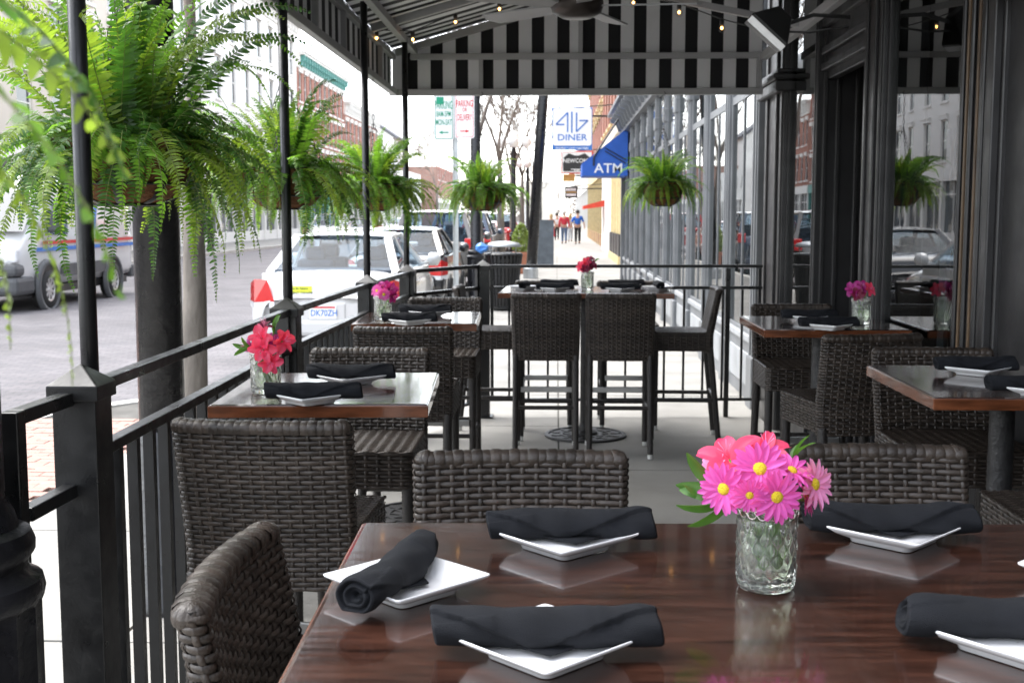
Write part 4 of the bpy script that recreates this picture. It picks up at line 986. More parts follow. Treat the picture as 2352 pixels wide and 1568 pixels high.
fc = at(1325, 22, 5.7)
t = thing('ceiling_fan', 'bronze ceiling fan hanging under the canopy at the top of the picture', 'fan', (fc.x, fc.y, fc.z))
MB().lathe([(.02,-.045),(.07,-.04),(.115,-.015),(.125,.02),(.12,.06),(.09,.10),(.03,.12),(.03,.16)], 28).build('motor', M['brownfan'], t, smooth=True)
MB().tube([(0,0,.12), (0,0,rz(fc.x)+.01-fc.z)], .013, 10).build('rod', M['brownfan'], t)
for k in range(5):
    Mx = Matrix.Rotation(R(-4+72*k), 4, 'Z')
    MB().prism([(.11,-.03),(.20,-.055),(.55,-.065),(.58,0),(.55,.065),(.20,.055),(.11,.03)], 0, .008, Matrix.Translation((0,0,.012))@Mx@Matrix.Rotation(R(10), 4, 'X')).build('blade', M['greyframe'], t)
hc = at(1772, 62, 6.5)
t = thing('wall_heater', 'black hooded heat lamp with a pale reflector lip on the wall under the canopy', 'heater', (hc.x, hc.y, hc.z))
Hm = Matrix.Rotation(R(42), 4, 'Y')@Matrix.Rotation(R(8), 4, 'X')
def fr(a, b, z0, z1, M_): return [M_@Vector((sx*a, sy*a*1.1, z0)) for sx, sy in ((-1,-1),(1,-1),(1,1),(-1,1))]+[M_@Vector((sx*b, sy*b*1.1, z1)) for sx, sy in ((-1,-1),(1,-1),(1,1),(-1,1))]
F6 = [(0,1,5,4),(1,2,6,5),(2,3,7,6),(3,0,4,7)]
MB().add(fr(.118, .118, -.07, -.035, Hm), F6).add(fr(.112, .05, -.035, .03, Hm), F6).build('reflector', M['steel'], t)
MB().add(fr(.121, .121, -.035, -.02, Hm), F6).add(fr(.121, .045, -.02, .10, Hm), F6+[(4,5,6,7)]).build('hood', M['signblack'], t, bevel=.006)
MB().tube([Hm@Vector((.05,0,.06)), Vector((.22,.0,.06)), Vector((1.55-hc.x,.02,.05))], .011, 8).tube([Hm@Vector((.06,0,.02)), Vector((.2,0,-.03)), Vector((1.54-hc.x,0,.0))], .006, 6).build('bracket', M['signblack'], t)

# ================================================================== STREET FURNITURE
def lamp_post(name, label, x, y, globes=True, s=1.):
    t = thing(name, label, 'street lamp', (x, y, 0))
    pr = [(.20,0),(.20,.10),(.17,.13),(.15,.16),(.151,.79),(.156,.80),(.160,.82),(.156,.84),(.135,.852),(.128,.866),(.132,.88),(.143,.895),(.144,.915),(.136,.935),(.115,.945),(.108,.97),(.092,1.0),(.085,3.9),(.05,4.0)]
    n = 32; mb = MB(); rows = []
    for r_, z in pr:
        rows.append([Vector(((r_*(1-.06*(k % 2)) if .15 < z < .795 else r_)*math.cos(2*math.pi*k/n), (r_*(1-.06*(k % 2)) if .15 < z < .795 else r_)*math.sin(2*math.pi*k/n), z)) for k in range(n)])
    mb.grid(rows, True); mb.build('post', M['blackpole'], t, angle=40)
    if globes:
        gm = MB().lathe([(.05,-.2),(.13,-.15),(.185,-.07),(.2,0),(.185,.08),(.13,.155),(.05,.195),(.002,.2)], 20).mesh('globe', M['globe'], True)
        link('globe', gm, t, (0,0,4.35))
        MB().tube([(0,0,3.95),(0,0,4.2)], .04, 8).tube([(-.45,0,3.98),(-.3,0,3.7),(0,0,3.75),(.3,0,3.7),(.45,0,3.98)], .025, 8).tube([(0,-.45,3.98),(0,-.3,3.7),(0,0,3.75),(0,.3,3.7),(0,.45,3.98)], .025, 8).build('arm', M['black'], t, smooth=True)
        for (a, b) in ((.45,0),(-.45,0),(0,.45),(0,-.45)): link('globe', gm, t, (a, b, 4.15))
    return t
lamp_post('street_lamp', 'black fluted lamp post with rings cropped by the left edge of the picture', -1.165, 2.22)
lamp_post('street_lamp', 'black lamp post behind the far left railing, left of the trash can', -1.42, 21.0)
a = at(1180, 500, 43); lamp_post('street_lamp', 'street lamp with white globes left of the leaning pole', a.x, 43)
a = at(1212, 500, 61); lamp_post('street_lamp', 'smaller farther street lamp with white globes partly behind the leaning pole', a.x, 61)
a = at(1242, 500, 95); lamp_post('street_lamp', 'tiny distant street lamp above the sidewalk crowd', a.x, 95)
a = at(528, 500, 52); lamp_post('street_lamp', 'street lamp across the street below the second fern', -15.2, 52, True)
# thick utility pole by the railing and the leaning pole down the sidewalk
t = thing('utility_pole', 'thick black painted pole just outside the railing', 'pole', (-1.54, 4.55, 0))
MB().tube([(0,0,.0),(0,0,7)], .088, 28).build('shaft', M['blackpole'], t, smooth=True); MB().lathe([(.125,.0),(.125,.03),(.10,.06),(.098,.70),(.088,.72)], 28, (0,0,.001)).build('sleeve', M['blackpole'], t, angle=40)
a = at(1219, 640, 29.5); t = thing('leaning_pole', 'dark leaning utility pole standing on the sidewalk', 'pole', (a.x, 29.5, 0))
MB().tube([(0,0,0),(.5,0,7.5)], [.135,.12], 20).build('shaft', M['blackpole'], t, smooth=True); MB().lathe([(.19,0),(.19,.25),(.16,.3)], 20, (0,0,.001)).build('sleeve', M['galv'], t)
# text
def text(body, size, m_, par, loc, rot, ext=.002, align='CENTER', sx=1., name='lettering', bold=.010):
    cu = bpy.data.curves.new('txt', 'FONT'); cu.body = body; cu.size = size; cu.align_x = align; cu.align_y = 'CENTER'; cu.extrude = ext; cu.resolution_u = 3; cu.offset = bold*size
    o = bpy.data.objects.new('txt', cu); COL.objects.link(o); bpy.context.view_layer.update()
    me = bpy.data.meshes.new_from_object(o.evaluated_get(bpy.context.evaluated_depsgraph_get())); bpy.data.objects.remove(o)
    me.materials.clear(); me.materials.append(m_); return link(name, me, par, loc, rot, (sx, 1, 1))
FX = (math.pi/2, 0, 0)                                   # lettering that faces -Y
def rplate(w_, h_, r_, th, m_, par, name, loc=(0,0,0)):
    return MB().prism(rrect(w_/2, h_/2, r_), -th/2, th/2, Matrix.Rotation(math.pi/2, 4, 'X')).build(name, m_, par) if loc == (0,0,0) else setloc(MB().prism(rrect(w_/2, h_/2, r_), -th/2, th/2, Matrix.Rotation(math.pi/2, 4, 'X')).build(name, m_, par), loc)
def setloc(o, l): o.location = l; return o
# parking signs on their steel post
PY = 12.6; a = at(1047, 500, PY)
t = thing('sign_post', 'galvanised steel post carrying two parking signs', 'sign post', (a.x, PY, 0))
MB().box(-.028,.028,-.005,.005,0,2.9).box(-.028,-.022,-.03,.0,0,2.9).box(.022,.028,-.03,.0,0,2.9).build('channel', M['galv'], t)
def parking(label, px, py0, py1, m_, lines, arrow, wd, tilt):
    c = at(px, (py0+py1)/2, PY-.06); Hh = (at(px, py0, PY).z-at(px, py1, PY).z)
    s_ = thing('parking_sign', label, 'sign', (c.x, PY-.06, c.z), R(tilt), 'parking signs on the steel post')
    rplate(wd, Hh, .025, .004, M['signwhite'], s_, 'panel')
    fr_ = MB(); o_ = rrect(wd/2-.010, Hh/2-.010, .02); i_ = rrect(wd/2-.016, Hh/2-.016, .016); n_ = len(o_)
    fr_.grid([[Vector((x, -.0035, z)) for x, z in o_], [Vector((x, -.0035, z)) for x, z in i_]], True); fr_.build('border', m_, s_)
    for (tx, sz, fz, bold) in lines: text(tx, sz, m_, s_, (0, -.0032, fz*Hh), FX, .0012, sx=bold)
    L_ = .055; z_ = -.36*Hh; d = arrow
    MB().add([(-L_*d*.9,-.0045,z_-.006),(L_*d*.2,-.0045,z_-.006),(L_*d*.2,-.0045,z_-.018),(L_*d,-.0045,z_),(L_*d*.2,-.0045,z_+.018),(L_*d*.2,-.0045,z_+.006),(-L_*d*.9,-.0045,z_+.006)], [tuple(range(7)) if d > 0 else tuple(range(6,-1,-1))]).build('arrow', m_, s_)
    return s_
g_ = parking('white parking sign with green lettering and a left arrow', 1019, 196, 322, M['signgreen'], [('PARKING', .115, .13, .40), ('8AM-5PM', .085, -.03, .44), ('MON-SAT', .085, -.18, .45)], -1, .205, 4)
MB().box(-.075, .0, -.0052, -.0022, .085, .16).build('hour_block', M['signgreen'], g_)
g_ = parking('white parking sign with red lettering and a right arrow', 1067, 200, 318, M['signred'], [('PARKING', .10, .17, .42), ('OR', .06, .05, .6), ('DELIVERY', .095, -.10, .38)], 1, .205, -4)
# trash can
a = at(1157, 706, 19.6); t = thing('trash_can', 'black slatted trash can with domed lid beyond the far railing', 'trash can', (a.x, 19.6, 0))
mb = MB().lathe([(.20,.02),(.24,.5),(.25,.86)], 24).build('liner', M['inside'], t, smooth=True)
sm = MB().add([(.235,-.018,.04),(.235,.018,.04),(.275,.022,.62),(.275,-.022,.62),(.315,.02,.92),(.315,-.02,.92),(.225,-.018,.04),(.225,.018,.04),(.265,.022,.62),(.265,-.022,.62),(.305,.02,.92),(.305,-.02,.92)], [(0,1,2,3),(3,2,4,5),(7,6,9,8),(8,9,11,10),(0,3,9,6),(3,5,11,9),(2,1,7,8),(4,2,8,10)]).mesh('slat', M['black'])
for k in range(28): link('slat', sm, t, None, (0, 0, 2*math.pi*k/28))
MB().lathe([(.25,.03),(.25,.07),(.235,.07)], 28, (0,0,0)).lathe([(.285,.80),(.292,.84),(.28,.84)], 28).lathe([(.30,.90),(.32,.92),(.30,.94)], 28).build('band', M['black'], t)
MB().lathe([(.27,1.04),(.29,1.05),(.25,1.10),(.12,1.13),(.002,1.135)], 28).tube([(.2,0,.92),(.2,0,1.05)], .01, 6).tube([(-.2,0,.92),(-.2,0,1.05)], .01, 6).build('lid', M['galv'], t, smooth=True)
r_ = random.Random(3); mb = MB(); rws = []
for i in range(7):
    rws.append([Vector((.11*math.sin(math.pi*i/6)*math.cos(2*math.pi*k/10)*r_.uniform(.6,1.2), .11*math.sin(math.pi*i/6)*math.sin(2*math.pi*k/10)*r_.uniform(.6,1.2), .19*i/6)) for k in range(10)])
o = mb.grid(rws, True).build('plastic_bag', M['bluebag']); o.location = (a.x-.36, 19.45, 1.0); o.location.z = .93; tag(o, 'crumpled blue plastic bag hanging on the rim of the trash can', 'bag')
# chalkboard, planter
a = at(1253, 608, 36.5); t = thing('chalkboard', 'grey folding chalkboard standing on the sidewalk', 'chalkboard', (a.x, 36.5, 0))
for s_, nm in ((-1, 'front_board'), (1, 'rear_board')): MB().beam((0,.25*s_,.02), (0,.03*s_,1.42), .50, .03, (0,1,0)).build(nm, M['chalk'], t)
a = at(1196, 640, 32); t = thing('planter', 'square terracotta planter on the sidewalk with a conical shrub', 'planter', (a.x, 32, 0))
MB().lathe([(.20,0),(.27,.5),(.31,.5),(.31,.58),(.26,.58),(.25,.5),(.002,.5)], 4, M=Matrix.Rotation(R(45), 4, 'Z')).build('pot', M['terra'], t)
def leafball(mb, c, rx, rz_, n, sz, r_):
    for k in range(n):
        u = r_.uniform(-1, 1); a = r_.uniform(0, 6.28); q = r_.uniform(.55, 1)**.5; s_ = math.sqrt(max(0, 1-u*u))*(1-.35*u)
        p_ = Vector((c[0]+rx*q*s_*math.cos(a), c[1]+rx*q*s_*math.sin(a), c[2]+rz_*q*u)); d = Vector((r_.uniform(-1,1), r_.uniform(-1,1), r_.uniform(-1,1))).normalized(); e = d.orthogonal().normalized()
        mb.add([p_-d*sz, p_+e*sz*.5, p_+d*sz, p_-e*sz*.5], [(0,1,2,3)])
mb = MB(); leafball(mb, (0,0,.95), .24, .42, 700, .05, random.Random(4)); mb.build('shrub', M['shrub'], t)
a = at(745, 505, 75)
for q, (px, Y_) in enumerate(((722, 92), (776, 110))):
    a = at(px, 505, Y_); t = thing('planter', ('left' if q == 0 else 'right')+' small conical shrub in a planter in front of the brick building', 'planter', (-16.4, Y_, 0))
    MB().lathe([(.35,0),(.45,.6),(.40,.6),(.002,.55)], 4).build('pot', M['terra'], t); mb = MB(); leafball(mb, (0,0,1.3), .4, .75, 500, .1, random.Random(q)); mb.build('shrub', M['shrub'], t)

# ------------------------------------------------------------------ signs and awnings on the right
a = at(1445, 405, 27.2)
t = thing('atm_awning', 'blue shed awning with white ATM lettering on the far shopfront', 'awning', (1.5, 27.2, 0))
x0 = at(1337, 405, 27.2).x-1.5; zb = at(1390, 404, 27.2).z; zt = at(1440, 293, 27.2).z; zl = at(1340, 375, 27.2).z
side_ = [(.1, zb), (.1, zt), (x0, zl), (x0, zb)]
MB().prism(side_[::-1], -1.7, 0, Matrix.Rotation(math.pi/2, 4, 'X')).build('canopy', M['blueawn'], t)
text('ATM', .30, M['signwhite'], t, (x0*.42+.06, -.006, zb+.16), FX, .004, sx=1.05)
MB().tube([(x0*.72,-.06,zb+.22), (x0*.72,-.06,zb+.42), (.02,-.06,zt+.40), (.3,-.06,zt+.62)], .022, 6).tube([(x0*.45,-.05,zb+.55),(.05,-.05,zb+.28)], .012, 6).tube([(x0*.45,-.05,zb+.62),(.05,-.05,zb+.36)], .012, 6).build('frame', M['black'], t)
def blade(name, label, x0, x1, y0, y1, Y_, m_, wall=None):
    p0, p1 = at(x0, y1, Y_), at(x1, y0, Y_); t = thing(name, label, 'sign', ((p0.x+p1.x)/2, Y_, (p0.z+p1.z)/2), 0, 'signs hung along the sidewalk'); w_, h_ = p1.x-p0.x, p1.z-p0.z
    MB().box(-w_/2, w_/2, 0, .12, -h_/2, h_/2).build('panel', m_, t, bevel=.02)
    MB().beam((w_/2-.05,.06,h_*.3), ((wall or 2.2)-(p0.x+p1.x)/2,.06,h_*.3), .05, .05).beam((0,.06,h_/2), ((wall or 2.2)-(p0.x+p1.x)/2,.06,h_/2+.12), .03, .03).build('arm', M['black'], t)
    return t, w_, h_
t, w_, h_ = blade('diner_sign', 'white and blue hanging diner sign above the sidewalk', 1268, 1361, 247, 345, 35, M['signblue'])
o = MB().prism(rrect(w_*.48, h_*.44, .07), 0, .02, Matrix.Rotation(math.pi/2, 4, 'X')).build('face', M['signwhite'], t); o.location = (0, -.002, h_*.045)
def poly(par, pts, y_, m_, nm): return MB().add([(x, y_, z) for x, z in pts], [tuple(range(len(pts)))]).build(nm, m_, par)
u = h_
def strokes(par, segs, th, y_, m_, nm):
    mb = MB()
    for (a_, b_) in segs: mb.beam((a_[0],y_,a_[1]), (b_[0],y_,b_[1]), th, .008, (0,-1,0))
    return mb.build(nm, m_, par)
strokes(t, [((-.11*u,.38*u),(-.11*u,-.08*u)), ((-.11*u,.38*u),(-.38*u,.11*u)), ((-.39*u,.10*u),(-.19*u,.10*u))], .032*u, -.03, M['signblue'], 'numeral_four')
strokes(t, [((-.01*u,.40*u),(-.01*u,-.10*u))], .034*u, -.03, M['signblue'], 'numeral_one')
strokes(t, [((.10*u,.38*u),(.10*u,-.07*u)), ((.10*u,-.07*u),(.37*u,.19*u)), ((.37*u,.19*u),(.17*u,.19*u))], .032*u, -.031, M['signblue'], 'numeral_six')
text('DINER', .21*u, M['signblue'], t, (0, -.026, -.21*u), FX, .004, sx=1.18); text('Breakfast • Lunch • Late Night', .065*u, M['signwhite'], t, (0, -.003, -.455*u), FX, .003, sx=.98)
t, w_, h_ = blade('hanging_sign', 'black hanging sign with red frame below the diner sign', 1288, 1362, 347, 399, 42, M['signred'])
MB().box(-w_*.46, w_*.46, -.012, .0, -h_*.45, h_*.45).build('border', M['signwhite'], t)
MB().prism([(-w_*.42,-h_*.40),(w_*.42,-h_*.40),(w_*.44,-.05),(w_*.40,h_*.22),(w_*.25,h_*.40),(w_*.06,h_*.30),(-w_*.06,h_*.30),(-w_*.25,h_*.40),(-w_*.40,h_*.22),(-w_*.44,-.05)][::1], .013, .02, Matrix.Rotation(math.pi/2, 4, 'X')).build('face', M['signblack'], t)
text("NEWCOM'S", .20*1.0, M['signwhite'], t, (0, -.022, .05), FX, .003, sx=.92)
strokes(t, [((-.2,-.24),(.2,-.24)), ((-.1,-.28),(.1,-.28))], .025, -.024, M['signwhite'], 'ornament')
t, w_, h_ = blade('hanging_sign', 'small gold hanging sign below the red framed black sign', 1293, 1321, 400, 417, 42.3, M['gold'])
t, w_, h_ = blade('hanging_sign', 'small black hanging sign with pale rows of letters farther along', 1297, 1327, 428, 455, 55, M['signblack'], 2.4)
MB().box(-w_*.42, w_*.42, -.01, 0, -.02, .02).build('rule', M['gold'], t)
for k in range(5): MB().box(-w_*.38+k*w_*.155, -w_*.29+k*w_*.155, -.012, 0, .06, .18).box(-w_*.38+k*w_*.155, -w_*.27+k*w_*.155, -.012, 0, -.17, -.07).build('letter_block', M['signwhite'], t)
a = at(1352, 468, 52); t = thing('red_awning', 'small red awning on the sidewalk beyond the cream shop', 'awning', (2.05, 52, 0))
zb, zt = at(1340, 474, 52).z, at(1364, 459, 52).z
MB().prism([(.05,zb),(.05,zt),(at(1340,474,52).x-2.05,zb+.02),(at(1340,474,52).x-2.05,zb-.12)], -2.2, 0, Matrix.Rotation(math.pi/2, 4, 'X')).build('canopy', M['redawn'], t)
# ================================================================== TREES
def tree(name, label, x, y, h, r0, seed, lean=(0,0), depth=5, fork=.45, trunkm='bark', spread=.55, leafless=True, stems=3):
    tmin = .004 if y < 20 else .010+y*.00022; r_ = random.Random(seed); t = thing(name, label, 'tree', (x, y, 0)); tr, br = MB(), MB()
    def limb(mb, p, d, L, r, k):
        pts, rr = [p], [r]; q = p; dd = d
        jt = .02 if k == 0 else .16
        for i in range(4):
            dd = (dd+Vector((r_.uniform(-jt,jt), r_.uniform(-jt,jt), r_.uniform(-.05,.12)))).normalized(); q = q+dd*(L/4); pts.append(q); rr.append(r*(1-.13*(i+1)))
        mb.tube(pts, rr, 10 if k == 0 else (5 if k < 3 else 3), k < 2)
        if k < depth:
            n = stems if k == 0 else r_.choice((2, 3, 3))
            for i in range(n):
                a = 2*math.pi*(i+r_.uniform(-.2,.2))/n+k; s_ = Vector((math.cos(a), math.sin(a), 0)); nd = (dd*(1-.3*spread)+s_*spread*r_.uniform(.5,1)+Vector((0,0,.12))).normalized()
                limb(br, q, nd, L*r_.uniform(.58,.8), max(tmin, rr[-1]*r_.uniform(.60,.78)), k+1)
            if k >= 2:
                for i in range(2):
                    f = r_.randint(1, 3); s_ = Vector((r_.uniform(-1,1), r_.uniform(-1,1), r_.uniform(-.2,.8))).normalized(); limb(br, pts[f], (dd*.5+s_).normalized(), L*.45, max(tmin, rr[f]*.45), max(k+2, depth-1))
    limb(tr, Vector((0,0,-.05)), Vector((lean[0], lean[1], 1)).normalized(), h*fork, r0, 0)
    tr.build('trunk', M[trunkm], t, smooth=True); br.build('crown', M['twig'] if depth > 3 else M[trunkm], t, smooth=True)
    return t
tree('street_tree', 'grey barked young tree just behind the thick black pole', -1.98, 6.35, 5.4, .088, 5, (.01,.0), 4, .44, spread=.22)
tree('street_tree', 'bare tree with a pale trunk behind the fern at the far left corner', -1.70, 26.0, 8, .14, 12, (0,0), 6, .38)
tree('street_tree', 'bare tree with a pale trunk right of the far corner post', -1.75, 37.5, 9, .15, 13, (0,0), 6, .36)
tree('street_tree', 'bare tree farther down the sidewalk beyond the street lamp globes', -1.9, 66, 11, .19, 14, (0,0), 6, .34)
tree('street_tree', 'distant bare tree at the end of the street, left of the diner sign', -1.9, 92, 12, .22, 15, (0,0), 5, .32)
tree('street_tree', 'bare tree behind the parking signs across the far block', -7, 135, 17, .28, 16, (0,0), 5, .3)
tree('street_tree', 'distant bare tree left of the parking signs', -16, 160, 16, .28, 17, (0,0), 5, .3)
tree('street_tree', 'bare tree between the two lamps with white globes', -1.8, 50, 10, .17, 18, (0,0), 6, .33)
# far line of trees that closes the street
r_ = random.Random(77); mb = MB()
for k in range(70):
    x = -60+r_.uniform(0, 120); leafball(mb, (x, 330+r_.uniform(0, 40), r_.uniform(2, 7)), r_.uniform(3, 6), r_.uniform(3, 6), 60, .7, r_)
tag(mb.build('distant_woods', M['hill']), 'blurred bare woods beyond the end of the street', 'woods', kind='stuff')

# ================================================================== VEHICLES
WHEEL = None
def wheel(par, x, y, r=.31, w_=.2, side=1, name='wheel', spokes=7):
    o = MB().lathe([(r*.62,-w_/2),(r*.92,-w_/2),(r,-w_*.3),(r,w_*.3),(r*.92,w_/2),(r*.62,w_/2),(r*.60,w_*.3),(r*.6,-w_*.3)], 32, cap=False, M=Matrix.Rotation(math.pi/2, 4, 'Y')).build(name, M['tyre'], par, smooth=True); o.location = (x, y, r)
    mb = MB().lathe([(r*.64,w_*.34),(r*.62,w_*.46),(r*.55,w_*.42),(r*.5,w_*.22),(.002,w_*.20)], 32, cap=False, M=Matrix.Rotation(math.pi/2*side, 4, 'Y'))
    for k in range(spokes):
        a = 2*math.pi*k/spokes; mb.beam((side*w_*.34, 0, 0), (side*w_*.36, r*.56*math.cos(a), r*.56*math.sin(a)), r*.15, .02, (side,0,0))
    mb.lathe([(r*.16,w_*.3),(r*.15,w_*.42),(.002,w_*.43)], 16, cap=False, M=Matrix.Rotation(math.pi/2*side, 4, 'Y'))
    mb.build('rim', M['rim'], o, angle=40)
def car(name, label, x, y, deg, paint, kind='sedan', z=-.126, plate=None, sticker=False, group='cars parked along the curb'):
    t = thing(name, label, 'car', (x, y, z), R(deg), group)
    if kind == 'sedan':
        st = [(-2.38,.70,.36,.60,.74),(-2.34,.84,.28,.66,.95),(-2.18,.885,.24,.74,1.035),(-1.75,.87,.22,.82,1.05),(-1.5,.88,.21,.84,.98),(-1.2,.885,.2,.86,.90),(0,.89,.2,.87,.89),(.85,.885,.2,.86,.90),(1.1,.88,.2,.84,.98),(1.5,.87,.2,.80,.93),(2.0,.82,.22,.72,.83),(2.25,.72,.26,.62,.70),(2.34,.55,.34,.52,.56)]
        gb_, gt = (-1.78, .98, .985, .76), (-1.05, .18, 1.42, .56); wb = 1.32; rr = .31
    else:
        st = [(-2.30,.66,.40,.66,.90),(-2.26,.82,.34,.78,1.10),(-2.1,.90,.3,.92,1.16),(-1.9,.93,.29,.96,1.05),(-1.4,.94,.28,.98,1.0),(0,.95,.26,.98,.99),(.85,.94,.26,.96,1.0),(1.1,.94,.26,.96,1.1),(1.5,.92,.27,.92,1.08),(2.0,.88,.3,.84,.98),(2.28,.78,.34,.70,.82),(2.36,.6,.42,.6,.68)]
        gb_, gt = (-2.14, 1.0, 1.10, .84), (-1.85, .25, 1.74, .64); wb = 1.38; rr = .36
    rows = []
    for (yy, hw, zb, zs_, zt) in st:
        h = [(hw*.80,zb),(hw*.97,zb+.07),(hw,(zb+zs_)/2+.03),(hw*.985,zs_-.02),(hw*.95,zs_+(zt-zs_)*.35),(hw*.85,zt-.025),(hw*.45,zt)]
        rows.append([Vector((a, yy, b)) for a, b in h]+[Vector((-a, yy, b)) for a, b in h[::-1]])
    mb = MB(); mb.grid([r_[::-1] for r_ in rows], True); n = len(rows[0]); mb.f += [tuple(range(n)), tuple((len(rows)-1)*n+k for k in range(n-1, -1, -1))]
    body = mb.build('body', M[paint], t, smooth=True, sub=2)
    y0, y1, zb, hb = gb_; y2, y3, zt, ht = gt
    # roof and pillars
    c = dict(rl=(-hb,y0,zb), rr=(hb,y0,zb), fl=(-hb,y1,zb), fr=(hb,y1,zb)); d = dict(rl=(-ht,y2,zt), rr=(ht,y2,zt), fl=(-ht,y3,zt), fr=(ht,y3,zt))
    rws = []
    for f in [0,.12,.3,.5,.7,.88,1]:
        yy = y2-.05+(y3+.05-y2+.05)*f; cz = zt+.045*math.sin(math.pi*f); rws.append([Vector((s_*ht, yy, cz-(.03 if abs(s_) > 1 else (.0 if abs(s_) > .9 else -.02*(1-s_*s_))))) for s_ in (-1.06,-.98,-.5,0,.5,.98,1.06)])
    low = [[p_-Vector((0,0,.05)) for p_ in r_] for r_ in rws]
    mb = MB(); mb.grid(rws); mb.grid([r_[::-1] for r_ in low]); 
    for k in ('rl','rr','fl','fr'): mb.beam(c[k], Vector(d[k])+Vector((0,0,.0)), .10 if k[0] == 'r' else .07, .05, (0,1,0))
    for s_ in (-1, 1):
        ym = (y0+y1)/2-.1; mb.beam((s_*hb*1.0,ym,zb), (s_*ht*1.0,(y2+y3)/2-.1,zt), .09, .04, (s_,0,0)); mb.beam((s_*ht,y2,zt), (s_*ht,y3,zt), .05, .05)
    for s_ in (-1, 1): mb.beam((s_*(hb+.035),y0+.02,zb-.065), (s_*(hb+.035),y1,zb-.065), .12, .14)
    mb.beam((-hb,y1-.02,zb-.05), (hb,y1-.02,zb-.05), .12, .10)
    mb.build('roof', M[paint], t, smooth=False, bevel=.012)
    def q(nm, p4, off=.0):
        v = [Vector(p_) for p_ in p4]; nn = (v[1]-v[0]).cross(v[2]-v[0]).normalized()
        return MB().add([p_+nn*.004 for p_ in v]+[p_ for p_ in v], [(0,1,2,3),(7,6,5,4),(0,4,5,1),(1,5,6,2),(2,6,7,3),(3,7,4,0)]).build(nm, M['carpane'], t)
    q('rear_window', (c['rl'], c['rr'], d['rr'], d['rl'])); q('windshield', (c['fr'], c['fl'], d['fl'], d['fr']))
    for s_, a_, b_ in ((1, 'rr', 'fr'), (-1, 'rl', 'fl')):
        pm = Vector(((c[a_][0]), (y0+y1)/2-.1, zb)); pt = Vector((d[a_][0], (y2+y3)/2-.1, zt))
        A = (c[a_], pm, pt, d[a_]); B = (pm, c[b_], d[b_], pt)
        if s_ < 0: A, B = (A[1],A[0],A[3],A[2]), (B[1],B[0],B[3],B[2])
        q('side_window', A); q('side_window', B)
    # seats
    for yy in (-.85 if kind == 'sedan' else -1.0, .1):
        for sx in (-.38, .38):
            o = MB().cbox((sx,yy,zb-.1), (.48,.16,.5)).cbox((sx,yy-.03,zb+.22), (.26,.11,.17)).build('seat', M['seat'], t, bevel=.05)
    if kind == 'sedan': MB().box(-.7,.7,-1.75,-1.0,zb+.03,zb+.05).build('parcel_shelf', M['seat'], t)
    for s_ in (-1, 1):
        for yy in (-wb, wb+.05):
            MB().lathe([(rr+.055,-.012),(rr+.055,.012),(.002,.014)], 28, (s_*(st[4][1]-.012),yy,rr), Matrix.Rotation(math.pi/2*s_, 4, 'Y')).build('wheel_arch', M['signblack'], t); wheel(t, s_*(st[4][1]-.07), yy, rr, .2, s_)
        ys = st[1][0]
        if kind == 'sedan':
            MB().add([(s_*.56,-2.385,.70),(s_*.80,-2.355,.69),(s_*.898,-2.14,.70),(s_*.895,-2.12,.90),(s_*.80,-2.335,.95),(s_*.64,-2.375,.95)], [(0,1,4,5) if s_ > 0 else (5,4,1,0), (1,2,3,4) if s_ > 0 else (4,3,2,1)]).build('tail_light', M['tail'], t)
            MB().add([(s_*.56,-2.388,.63),(s_*.80,-2.358,.62),(s_*.899,-2.14,.63),(s_*.899,-2.14,.697),(s_*.80,-2.357,.687),(s_*.56,-2.387,.697)], [(0,1,4,5) if s_ > 0 else (5,4,1,0), (1,2,3,4) if s_ > 0 else (4,3,2,1)]).build('reverse_light', M['lampclear'], t)
        else:
            MB().box(*sorted((s_*.70,s_*.90)), -2.30, -2.12, .92, 1.18).build('tail_light', M['tail'], t, bevel=.02)
        MB().lathe([(.02,-.10),(.09,-.06),(.09,.05),(.02,.09)], 12, (s_*(hb+.20),y1-.28,zb+.09), Matrix.Rotation(math.pi/2, 4, 'Y')).beam((s_*hb,y1-.25,zb+.02),(s_*(hb+.16),y1-.28,zb+.07),.04,.03).build('mirror', M[paint], t, smooth=True)
        MB().add([(s_*.5,2.30,.55),(s_*.74,2.22,.56),(s_*.82,2.0,.62),(s_*.80,2.02,.74),(s_*.7,2.2,.69),(s_*.5,2.28,.65)], [(5,4,1,0) if s_ > 0 else (0,1,4,5), (4,3,2,1) if s_ > 0 else (1,2,3,4)]).build('headlight', M['lampclear'], t)
    MB().box(-.72,.72,-2.42,-2.2,.30,.50).build('bumper', M[paint], t, bevel=.05)
    pz_ = .58 if kind == 'sedan' else .86; py_ = -2.40
    p_ = MB().box(-.26,.26,py_+.005,py_+.1,pz_-.10,pz_+.11).build('plate_recess', M[paint], t, bevel=.02)
    p_ = MB().box(-.155,.155,py_-.003,py_+.006,pz_-.078,pz_+.078).build('license_plate', M['signwhite'], t, bevel=.003)
    if plate:
        text(plate, .10, M['signblue'], p_, (.012, py_-.0045, pz_-.012), FX, .001, sx=.82); MB().box(-.14,.14,py_-.0045,py_-.003,pz_+.046,pz_+.066).build('plate_band', M['signred'], p_)
    if sticker:
        s_ = MB().box(-.45,-.13,-2.368,-2.36,.765,.875).build('bumper_sticker', M['signyellow'], t); text('Please Be Patient', .034, M['signblack'], s_, (-.29,-2.370,.848), FX, .0008); text('STUDENT DRIVER', .043, M['signblack'], s_, (-.29,-2.370,.795), FX, .0008)
    MB().tube([(.05,y2-.02,zt+.03),(.05,y2-.12,zt+.25)], .006, 5).build('antenna', M['signblack'], t)
    return t
car('parked_car', 'white parked sedan with yellow student driver sticker, closest to the railing', -2.66, 15.85, 0, 'carwhite', 'sedan', plate='DK70ZH', sticker=True)
